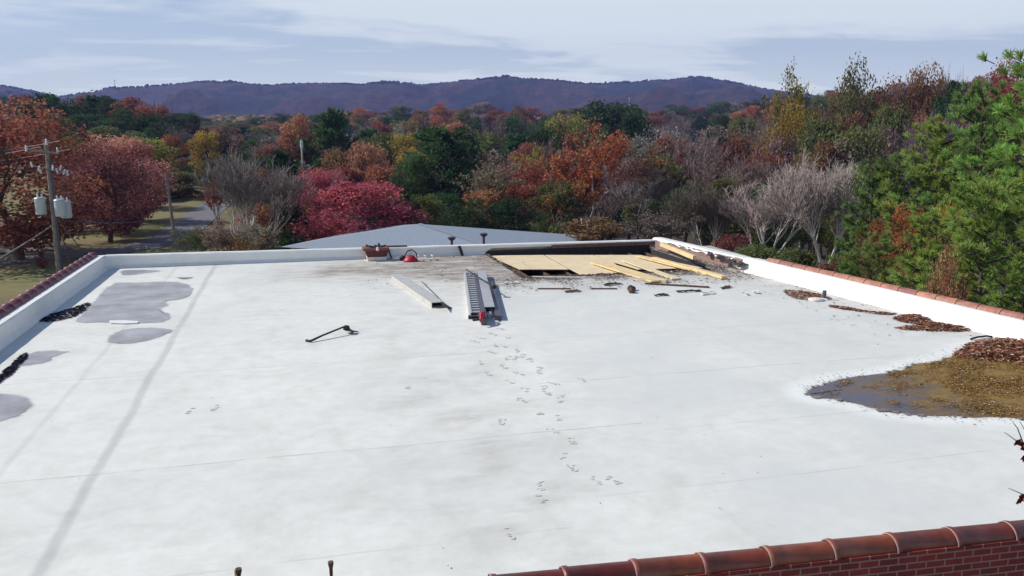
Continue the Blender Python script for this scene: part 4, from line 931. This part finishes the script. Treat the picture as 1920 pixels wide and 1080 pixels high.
def pine(kind, seed, tufts, per, tl, nw, h=10, width=3.4, low=.15):
    R_ = np.random.default_rng(seed); A, B, ra, rb = [], [], [], []; cen = []; dirs = []; t_ = []
    for i in range(10): A.append((0,0,h*.98*i/10)); B.append((0,0,h*.98*(i+1)/10)); ra.append(.17*(1-i/10.5)); rb.append(.17*(1-(i+1)/10.5))
    nbr = max(18, tufts//16)
    for b in range(nbr):
        z = low+(1-low)*((b+.5)/nbr)**.9; a = b*2.399+R_.normal(0,.3); L = width*(1-.80*((z-low)/(1-low))**1.4)*R_.uniform(.6, 1.12)*(1 if z > low+.1 else .8); d = np.array([math.cos(a), math.sin(a), .15+.55*z]); d /= np.linalg.norm(d)
        p0 = np.array([0, 0, z*h*.97]); p1 = p0+d*L*.5; p2 = p1+(d+np.array([0,0,.25]))*L*.5; A += [p0, p1]; B += [p1, p2]; ra += [.05, .035]; rb += [.035, .012]
        bt = R_.random()
        for k in range(max(5, tufts//nbr)):
            q = R_.uniform(.35, 1.0); c = (p0+(p1-p0)*q*2 if q < .5 else p1+(p2-p1)*(q-.5)*2)+R_.normal(0, .26*(1-.4*q)+.08, 3)*np.array([1,1,.6]); A.append(c-d*.3); B.append(c); ra.append(.014); rb.append(.01)
            cen.append(c); dd = d*.6+np.array([0,0,.75])+R_.normal(0,.25,3); dirs.append(dd/np.linalg.norm(dd)); t_.append(.15+.3*bt+.55*R_.random())
    A, B = np.array(A), np.array(B); V, F_, T = seg_tubes(A, B, np.array(ra), np.array(rb), np.full(len(A), .5), 4); tm = np_mesh('trunk', V, F_, T, M['bark'])
    cen, dirs, t_ = np.array(cen), np.array(dirs), np.array(t_); n = len(cen); C2 = np.repeat(cen, per, 0); D0 = np.repeat(dirs, per, 0); D_ = D0+R_.normal(0, .42, (n*per, 3)); D_ /= np.linalg.norm(D_, axis=1)[:, None]
    r = R_.normal(size=(n*per, 3)); s_ = np.cross(D_, r); s_ /= np.linalg.norm(s_, axis=1)[:, None]; C2 = C2+D0*(R_.uniform(-.5, .2, n*per)*tl)[:, None]; L = (tl*R_.uniform(.7, 1.15, n*per))[:, None]
    V = np.stack([C2-s_*nw*.5, C2+s_*nw*.5, C2+D_*L+s_*nw*.25, C2+D_*L-s_*nw*.25], 1).reshape(-1, 3); F_ = np.arange(4*n*per).reshape(-1, 4); T = np.clip(np.repeat(t_, per)+R_.normal(0,.1,n*per), 0, 1)
    register(kind, tm, np_mesh('crown', V, F_, T, M['needle']))
for s in range(3): pine('pine_near', 101+s, 470, 70, .23, .024)
for s in range(3): pine('pine', 111+s, 420, 16, .42, .10, low=.3)
KN = {'leafy': 'deciduous_tree', 'leafy_fine': 'maple_tree', 'leafy_tall': 'deciduous_tree', 'broad': 'oak_tree', 'bare': 'bare_tree', 'sparse': 'thinning_tree', 'vase': 'bare_tree', 'sycamore': 'sycamore_tree', 'pine_near': 'pine_tree', 'pine': 'pine_tree'}
tree_n = 0
def tree(kind, px, ytop, D, wpx, col, label, group=None, name=None, cat='tree', twig=None, sink=0.0, var=None):
    global tree_n; tree_n += 1
    tm, cm, zt_, wd, names = PROTO[kind][(tree_n if var is None else var) % len(PROTO[kind])]
    p = far(px, ytop, D); g = tz(p.x, p.y)-sink; hgt = max(p.z-g, 1.2); wm = wpx/FPX*D
    r_ = empty(name or KN[kind], (p.x, p.y, g), random.random()*6.28); sx = wm/wd; sz = hgt/zt_
    r_.scale = (sx, sx*random.uniform(.9,1.1), sz); tag(r_, label, cat, group)
    for me, nm in ((tm, names[0]), (cm, names[1])):
        o = bpy.data.objects.new(nm, me); COL.objects.link(o); o.parent = r_; o.color = (*(min(c*g_*random.uniform(.9,1.1), 1) for c, g_ in zip(col, (1,1,1) if kind in ('bare','vase','pine_near') else (1.24,1.27,1.20))), 1)
    return r_
# colours (linear)
CR = {'rust': (.27,.095,.07), 'maroon': (.21,.075,.08), 'pinkred': (.40,.15,.135), 'crimson': (.35,.09,.11), 'orange': (.33,.125,.06), 'gold': (.31,.19,.045), 'peach': (.33,.16,.10), 'yellowgreen': (.21,.19,.055),
      'olive': (.12,.12,.045), 'dkgreen': (.035,.065,.028), 'green': (.055,.095,.035), 'brown': (.19,.105,.06), 'mauve': (.22,.165,.17), 'grey': (.26,.22,.205), 'greybrown': (.20,.15,.125), 'pale': (.50,.42,.37), 'redbrown': (.19,.075,.06), 'near': (.30,.38,.10), 'near2': (.21,.30,.09)}
T = lambda kind, px, yt, D, w, c, lb, **k: tree(kind, px, yt, D, w, CR[c], lb, **k)
# left
T('leafy_fine', 5, 188, 62, 290, 'rust', 'big rust red tree at the left edge behind the utility pole')
T('leafy_fine', -150, 200, 66, 260, 'rust', 'rust red tree cut by the left frame edge')
T('leafy_fine', 190, 268, 72, 150, 'maroon', 'nearest maroon maple of the row behind the utility pole', group='red maples in a row')
T('leafy_fine', 222, 256, 78, 150, 'pinkred', 'tallest pinkish maple of the row, second from the pole', group='red maples in a row')
T('leafy_fine', 245, 285, 88, 110, 'maroon', 'third maple of the red row, near the plain pole', group='red maples in a row')
T('leafy_fine', 262, 310, 100, 80, 'pinkred', 'farthest and smallest maple of the red row', group='red maples in a row')
T('leafy_fine', 140, 300, 80, 120, 'maroon', 'maroon tree directly behind the pole transformers')
T('leafy', 120, 258, 110, 110, 'olive', 'olive tree above the pole top, behind the maples')
T('leafy', 262, 258, 118, 100, 'yellowgreen', 'yellow green tree behind the tallest pinkish maple')
T('leafy', 75, 176, 190, 80, 'dkgreen', 'dark evergreen at the skyline above the rust tree')
T('leafy', 108, 180, 185, 70, 'dkgreen', 'dark evergreen left of the dip in the hill skyline')
T('leafy', 40, 178, 200, 60, 'redbrown', 'red brown treetop at the skyline near the left edge')
T('leafy', 155, 178, 230, 40, 'redbrown', 'small dark red treetop at the skyline before the blue ridge')
T('pine', 182, 180, 200, 70, 'dkgreen', 'dark pine at the skyline left of the red crown')
T('leafy', 205, 182, 190, 80, 'dkgreen', 'broad dark green tree just left of the skyline red crown')
T('leafy', 245, 184, 190, 90, 'redbrown', 'wide red crown on the skyline of the left hill')
T('leafy', 280, 196, 185, 70, 'redbrown', 'low reddish crown stepping down the left hill')
T('leafy', 170, 215, 165, 110, 'dkgreen', 'dark green tree on the left hillside under the red crown')
T('leafy', 240, 205, 170, 110, 'dkgreen', 'dark green tree in the middle of the left hillside')
T('leafy', 305, 215, 175, 80, 'dkgreen', 'dark tree at the right slope of the left hill')
T('leafy', 345, 212, 185, 60, 'dkgreen', 'low dark tree at the foot of the left hill')
T('leafy', 210, 238, 140, 110, 'olive', 'mottled green tree on the left hillside over the maples')
T('leafy', 100, 220, 140, 80, 'olive', 'olive tree on the left hillside beside the rust tree')
T('leafy', 320, 253, 130, 48, 'orange', 'small round orange tree over the lawn')
T('leafy', 385, 246, 135, 52, 'gold', 'small golden tree right of the round orange tree')
T('bare', 352, 225, 160, 60, 'mauve', 'mauve bare tree behind the orange and golden pair')
T('leafy', 290, 240, 145, 70, 'dkgreen', 'dark green tree left of the round orange tree')
T('leafy', 425, 235, 140, 70, 'greybrown', 'grey brown tree right of the golden tree')
T('broad', 332, 322, 112, 76, 'olive', 'low round olive tree behind the plain pole')
T('leafy', 365, 292, 150, 60, 'greybrown', 'hazy brown tree at the end of the lawn')
T('leafy', 340, 308, 125, 50, 'dkgreen', 'dark green shrub tree over the round olive tree')
T('leafy', 400, 300, 115, 60, 'olive', 'light green tree left of the mauve bare tree')
T('vase', 455, 292, 60, 150, 'grey', 'mauve bare tree with upright twigs at the left part of the far parapet')
T('sparse', 412, 325, 64, 60, 'redbrown', 'small tree with a few red leaves beside the road')
T('pine', 525, 282, 92, 70, 'dkgreen', 'dark cedar above the gap between mauve tree and crimson tree')
T('leafy', 560, 218, 150, 90, 'peach', 'rust orange hazy tree behind the thin pale pole')
T('pine', 620, 205, 145, 85, 'green', 'tall green pine standing over the crimson trees')
T('leafy_fine', 590, 318, 74, 105, 'crimson', 'crimson tree behind the wide crimson shrub')
T('broad', 683, 343, 60, 195, 'crimson', 'wide crimson shrub tree beside the hip roof', name='crimson_tree')
T('leafy', 548, 385, 62, 70, 'dkgreen', 'dark evergreen shrub under the crimson tree', name='evergreen_shrub')
T('leafy', 690, 268, 105, 80, 'peach', 'peach coloured tree above the wide crimson shrub')
T('pine', 818, 238, 92, 150, 'green', 'large green pine in the middle of the woods')
T('leafy', 840, 270, 88, 120, 'dkgreen', 'dark green mass right behind the large middle pine')
T('leafy', 870, 240, 120, 80, 'dkgreen', 'dark green tree right of the large middle pine')
T('leafy', 770, 290, 84, 70, 'green', 'green tree left below the large middle pine')
T('leafy', 800, 365, 62, 90, 'olive', 'low olive shrub behind the hip roof apex', name='shrub')
T('leafy', 880, 375, 60, 110, 'dkgreen', 'dark shrub behind the right half of the hip roof', name='shrub')
T('leafy', 960, 372, 62, 100, 'dkgreen', 'dark shrub left of the orange sycamore', name='shrub')
T('sparse', 930, 300, 78, 110, 'greybrown', 'thin grey brown tree between the middle pine and the orange sycamore')
T('sparse', 1000, 275, 92, 90, 'yellowgreen', 'thinning tree with sparse yellow leaves left of the orange sycamore')
T('broad', 1150, 194, 165, 150, 'dkgreen', 'big round dark green oak on the skyline')
T('broad', 1190, 210, 155, 90, 'dkgreen', 'dark green crown at the right shoulder of the big oak')
T('leafy', 1065, 218, 160, 90, 'yellowgreen', 'yellow green tree left of the big dark oak')
T('leafy', 1110, 235, 150, 90, 'olive', 'olive crown between yellow tree and big dark oak')
T('sycamore', 1098, 238, 80, 150, 'orange', 'orange sycamore with white limbs right of centre', var=0)
T('sparse', 1060, 335, 72, 80, 'orange', 'low orange tree at the left foot of the sycamore')
T('sparse', 1130, 405, 55, 130, 'brown', 'brown brush right behind the end of the hip roof', name='brush')
T('sparse', 1230, 395, 58, 120, 'greybrown', 'grey brush behind the far right parapet corner', name='brush')
T('bare', 1200, 262, 95, 120, 'mauve', 'mauve bare tree right of the orange sycamore')
T('bare', 1290, 250, 100, 120, 'mauve', 'mauve bare tree left of the dark red crowns')
T('bare', 1250, 300, 78, 110, 'greybrown', 'grey bare tree in front of the mauve bare pair')
T('vase', 1330, 345, 60, 120, 'greybrown', 'grey brown bare tree left of the two pale bare trees')
T('vase', 1445, 318, 57, 175, 'pale', 'pale bare tree behind the white right parapet, left of two')
T('vase', 1560, 300, 55, 170, 'pale', 'pale bare tree next to the green pines, right of two')
T('leafy', 1440, 287, 95, 85, 'redbrown', 'dark red tree behind the left pale bare tree')
T('leafy', 1565, 278, 90, 80, 'crimson', 'red tree behind the right pale bare tree')
T('sparse', 1395, 240, 140, 100, 'brown', 'orange brown thinning tree on the slope above the dark red tree')
T('sycamore', 1525, 136, 118, 115, 'yellowgreen', 'tall thin yellow green tree against the sky')
T('leafy_fine', 1480, 195, 112, 90, 'gold', 'yellow tree below the tall thin tree on the right slope')
T('leafy', 1540, 225, 105, 110, 'olive', 'olive tree under the tall thin yellow green tree')
T('leafy_fine', 1618, 118, 112, 95, 'olive', 'tallest open crown against the sky, right of the thin yellow tree')
T('leafy', 1600, 215, 108, 110, 'brown', 'brown tree below the tallest open crown')
T('leafy_fine', 1680, 152, 125, 90, 'brown', 'rust brown crown right of the tallest open crown')
T('leafy_fine', 1740, 126, 125, 85, 'brown', 'round brown crown on the skyline above the pines')
T('bare', 1795, 130, 130, 50, 'grey', 'small bare treetop on the skyline above the pines')
T('leafy', 1790, 158, 120, 80, 'dkgreen', 'dark green crown on the skyline right of the round brown crown')
T('leafy_fine', 1875, 116, 115, 100, 'rust', 'rust red crown on the skyline in the right corner')
T('leafy', 1670, 200, 105, 110, 'olive', 'olive brown tree behind the highest pines')
T('bare', 1720, 205, 100, 90, 'mauve', 'mauve bare tree left of the tall pine')
T('leafy', 1640, 240, 95, 110, 'greybrown', 'grey brown tree between the red tree and the pines')
T('sparse', 1600, 262, 88, 90, 'greybrown', 'thin brown tree above the right pale bare tree')
# right: near pines and shrubs
PG = 'green pines behind the right parapet'
for (px, yt, D, w, c, lb) in ((1985,80,30,330,'near','tallest pine filling the right edge of the photo'),(1850,158,34,230,'near2','pine with its dark top just left of the tallest pine'),(1765,225,36,220,'near','pine in the middle of the pine group'),(1690,290,37,190,'near2','pine at the left shoulder of the group above the orange shrub'),(1640,312,38,130,'near2','leftmost pine of the group next to the pale bare tree'),
    (1860,330,26,260,'near','bright pine in front, right above the wall tiles'),(1760,400,28,200,'near','front pine between orange shrub and brown shrub'),(1650,440,31,150,'near2','low dark pine right behind the clay coping'),(1990,250,24,260,'near','pine branch mass cut by the right frame edge'),(1590,490,31,90,'near2','lowest small pine beside the olive bushes')):
    T('pine_near', px, yt, D, w, c, lb, group=PG)
T('leafy_fine', 1705, 385, 33, 70, 'orange', 'orange leaved shrub among the pines, upper one', name='orange_shrub', cat='shrub', sink=-1.5)
T('leafy_fine', 1790, 470, 23.5, 85, 'peach', 'brown leaved shrub right above the clay tiles', name='brown_shrub', cat='shrub', sink=0)
T('leafy_fine', 1785, 385, 30, 90, 'gold', 'yellow orange shrub left of the bright front pine', name='yellow_shrub', cat='shrub')
T('leafy_fine', 1660, 375, 36, 70, 'orange', 'orange foliage spot at the left side of the pines', name='orange_shrub', cat='shrub')
T('broad', 1500, 468, 38, 120, 'olive', 'olive bush behind the start of the clay coping', name='bush', cat='bush')
T('broad', 1420, 462, 42, 110, 'olive', 'low olive bush behind the white wall, left of the coping', name='bush', cat='bush')
T('broad', 1560, 490, 34, 90, 'brown', 'brown bush between olive bush and lowest pine', name='bush', cat='bush')
T('leafy', 1380, 440, 50, 90, 'redbrown', 'low reddish bush behind the far end of the right parapet', name='bush', cat='bush')
# brush by the left part of the far parapet
T('sparse', 360, 425, 52, 60, 'olive', 'olive brush beside the plain pole', name='brush', cat='brush')
T('sparse', 410, 415, 47, 80, 'greybrown', 'grey brush in front of the mauve bare tree', name='brush', cat='brush')
T('sparse', 500, 425, 47, 90, 'greybrown', 'brown brush left of the hip roof corner', name='brush', cat='brush')
T('sparse', 450, 436, 42, 60, 'brown', 'small bush just over the far parapet top, left part', name='brush', cat='brush')
T('broad', 79, 494, 58, 16, 'maroon', 'small dark round bush on the lawn left of the utility pole', name='bush', cat='bush')
# filler woods in depth
skyP = [(-250,190),(0,180),(60,178),(150,188),(280,205),(400,222),(470,220),(560,214),(640,207),(760,202),(860,196),(980,196),(1060,205),(1180,205),(1300,196),(1390,192),(1460,182),(1520,168),(1620,165),(1720,152),(1850,140),(2150,120)]
frP = [(-250,300),(200,300),(420,300),(520,320),(700,300),(880,300),(1050,290),(1200,285),(1350,290),(1500,285),(1650,240),(1900,230),(2150,220)]
pal = {'bare': ('mauve','grey','greybrown'), 'sparse': ('greybrown','brown','redbrown','mauve')}
desc = {'mauve':'mauve grey','grey':'grey','greybrown':'grey brown','brown':'brown','redbrown':'red brown','rust':'rust coloured','dkgreen':'dark green','green':'green','olive':'olive green','orange':'orange','gold':'golden','peach':'pale orange','pinkred':'pinkish red','yellowgreen':'yellow green'}
zone = lambda D: 'in the near edge of the woods behind the roofs' if D < 100 else 'in the middle of the autumn woods' if D < 230 else 'in the far woods below the blue hills'
for D, sp_, wpx0 in ((74,72,80),(88,74,88),(112,66,84),(145,56,70),(190,50,58),(250,43,50),(335,38,42),(440,36,38)):
    px = -120+random.random()*sp_
    while px < 2040:
        x = px+random.uniform(-.25,.25)*sp_; px += sp_*random.uniform(.85,1.2)
        if 245 < x < 440 and D < 185: continue
        if D < 100 and (x < 450 or x > 1620): continue
        if D < 180 and x < 250: continue
        S = float(np.interp(x, [p[0] for p in skyP], [p[1] for p in skyP])); F0 = float(np.interp(x, [p[0] for p in frP], [p[1] for p in frP]))
        t_ = min((1/D-1/440)/(1/86-1/440), 1.25); yt = S+(F0-S)*t_**.85+(35 if D < 80 else 0)+random.uniform(-5,9)*(1 if D > 200 else 1.6)
        u = random.random(); left_ = x < 460; mid_ = 1180 < x < 1480
        if left_ : kind, c = random.choice([('leafy','dkgreen'),('leafy','dkgreen'),('leafy','dkgreen'),('leafy','olive'),('leafy','redbrown'),('sparse','greybrown'),('pine','dkgreen')])
        elif D > 300: kind, c = random.choice([('leafy','peach'),('leafy','mauve'),('leafy','redbrown'),('leafy','dkgreen'),('leafy','green'),('leafy','greybrown'),('leafy','brown'),('leafy','brown'),('leafy','greybrown'),('leafy','olive'),('leafy','orange')])
        elif x > 1480: kind, c = random.choice([('leafy','brown'),('leafy','olive'),('sparse','greybrown'),('leafy','rust'),('leafy','yellowgreen'),('bare','mauve')])
        elif u < (.60 if mid_ else .34): kind = 'bare' if random.random() < .7 else 'sparse'; c = random.choice(('mauve','grey','greybrown','greybrown'))
        elif u < .72: kind = random.choice(('sparse','leafy')); c = random.choice(('brown','greybrown','rust','olive','redbrown'))
        elif u < .90: kind, c = random.choice([('leafy','dkgreen'),('pine','green'),('leafy','olive'),('pine','dkgreen'),('leafy','green')])
        else: kind, c = random.choice([('leafy','orange'),('leafy','gold'),('leafy','peach'),('leafy','rust')])
        d_ = desc[c]; k_ = {'bare':'bare tree','sparse':'thinning tree','pine':'pine','leafy':'leafy tree'}[kind]
        lb = f'{d_} {k_} {zone(D)}'
        if kind == 'leafy' and D < 200 and random.random() < .6: kind = 'broad'
        T(kind, x, yt, D*random.uniform(.95,1.05), wpx0*random.uniform(1.0,1.45)*(1.1 if kind in ('bare','sparse') else 1), c, lb, group=f'{d_} {k_}s {zone(D)}')
# twigs reaching in at the right edge: a slim tree outside the frame, near the camera
tw = empty('red_leaved_tree', (7.4, 4.9, -5)); tag(tw, 'near tree whose thin twigs with dark red leaves reach in at the right edge', 'tree')
o0 = Vector((7.4, 4.9, -5))
m = MB(); m.path([Vector((0,0,0)), Vector((.05,0,4)), Vector((-.1,.05,6.6)), Vector((.1,0,8.6))], [.09,.07,.045,.02], 8); m.build('trunk', M['bark'], tw)
def loc_(px, py, D=6.2): return far(px, py, D)-o0
m = MB(); m.path([Vector((-.05,0,5.9)), loc_(1960,850), loc_(1918,830), loc_(1905,826), loc_(1883,810)], [.03,.012,.006,.004,.002], 5); m.path([loc_(1918,830), loc_(1908,803), loc_(1898,790)], [.006,.004,.002], 5); m.path([loc_(1960,850), loc_(1925,812), loc_(1912,790)], [.008,.004,.002], 5)
m.path([Vector((0,0,5.2)), loc_(1965,950), loc_(1925,930), loc_(1890,915)], [.03,.01,.005,.002], 5); m.build('branches', M['bark'], tw)
m = MB()
for (px, py) in ((1912,832),(1918,836),(1922,842),(1908,829),(1915,935),(1912,939),(1920,930),(1921,858)):
    c = loc_(px, py); 
    for k in range(3):
        R3 = Matrix.Rotation(random.random()*6.28, 3, 'Y') @ Matrix.Rotation(random.uniform(-.8,.8), 3, 'X'); m.add([c+R3 @ Vector(v)*.045 for v in ((-1,0,0),(0,-.1,-.4),(1,0,-.1),(0,.1,.4))], [(0,1,2,3)])
m.build('leaves', tone_mat('dark_red_leaf', [(0, (.03,.015,.015)), (1, (.25,.02,.02))]), tw)

# ------------------------------------------------------------------ distant woods as one mass
def blobs(n, fn, name, label, stops):
    phi = (1+5**.5)/2; I = np.array([(-1,phi,0),(1,phi,0),(-1,-phi,0),(1,-phi,0),(0,-1,phi),(0,1,phi),(0,-1,-phi),(0,1,-phi),(phi,0,-1),(phi,0,1),(-phi,0,-1),(-phi,0,1)])/1.9
    F0 = np.array([(0,11,5),(0,5,1),(0,1,7),(0,7,10),(0,10,11),(1,5,9),(5,11,4),(11,10,2),(10,7,6),(7,1,8),(3,9,4),(3,4,2),(3,2,6),(3,6,8),(3,8,9),(4,9,5),(2,4,11),(6,2,10),(8,6,7),(9,8,1)])
    V = np.zeros((n, 12, 3)); T_ = np.zeros(n)
    for i in range(n):
        x, y, z, r = fn(); V[i] = I*np.array([r, r, r*1.05])*rng.uniform(.75, 1.25, (12, 1))+np.array([x, y, z+r*.5]); T_[i] = np.clip(noise.fractal(Vector((x*.01, y*.01, 1)), 1, 2, 3)*.5+rng.uniform(.1,.9), 0, 1)
    F_ = (F0[None]+np.arange(n)[:, None, None]*12).reshape(-1, 3); me = np_mesh(name, V.reshape(-1, 3), F_, np.repeat(T_, 20), tone_mat(name+'_tones', stops, 1.0))
    o = bpy.data.objects.new(name, me); COL.objects.link(o); return tag(o, label, 'woods', kind='stuff')
def f_mid():
    D = 470+random.random()**1.3*700; a = YAW+rad(random.uniform(-38,38)); r = D/math.cos(a-YAW); x, y = r*math.sin(a), r*math.cos(a); z = max(tz(x, y), hill_z(x, y, r, a) if D > 700 else -9); return x, y, z-1, random.uniform(3.5,7)*(.7 if D < 560 else 1)
blobs(7000, f_mid, 'distant_woods', 'mass of autumn treetops stretching to the foot of the hills', [(0, (.025,.045,.022)), (.3, (.05,.07,.03)), (.45, (.16,.09,.06)), (.7, (.20,.11,.075)), (.85, (.20,.15,.06)), (1, (.26,.12,.06))])
def f_hill():
    D = RD-20-random.random()*70
    a = YAW+rad(random.uniform(-38,38)); r = D/math.cos(a-YAW); x, y = r*math.sin(a), r*math.cos(a); z = hill_z(x, y, r, a); return x, y, z-1.5, random.uniform(1.8, 4.2)*(.6+abs(noise.noise(Vector((x*.006, y*.006, 4))))*1.6)
blobs(4500, f_hill, 'ridge_woods', 'dark treetops along the crest of the long ridge on the horizon', [(0, (.008,.014,.016)), (.35, (.012,.014,.016)), (.6, (.028,.017,.02)), (1, (.03,.02,.02))])

# ------------------------------------------------------------------ haze: one closed box of even air
m = MB(); hz_ = Vector((0, 0, 0)); m.box(Vector((HD.x*1350, HD.y*1350, 125)), (3900, 2900, 276), Matrix.Rotation(-YAW, 3, 'Z'))
hb = m.build('haze', bpy.data.materials.new('haze')); tag(hb, 'thin blue haze in the air over the valley', 'haze', kind='stuff')
hm = hb.data.materials[0]; hm.use_nodes = True; t = hm.node_tree; t.nodes.clear(); vo = N(t, 'ShaderNodeVolumePrincipled'); vo.inputs['Color'].default_value = (.30, .39, .92, 1); vo.inputs['Density'].default_value = .00019
t.links.new(vo.outputs[0], N(t, 'ShaderNodeOutputMaterial').inputs['Volume'])
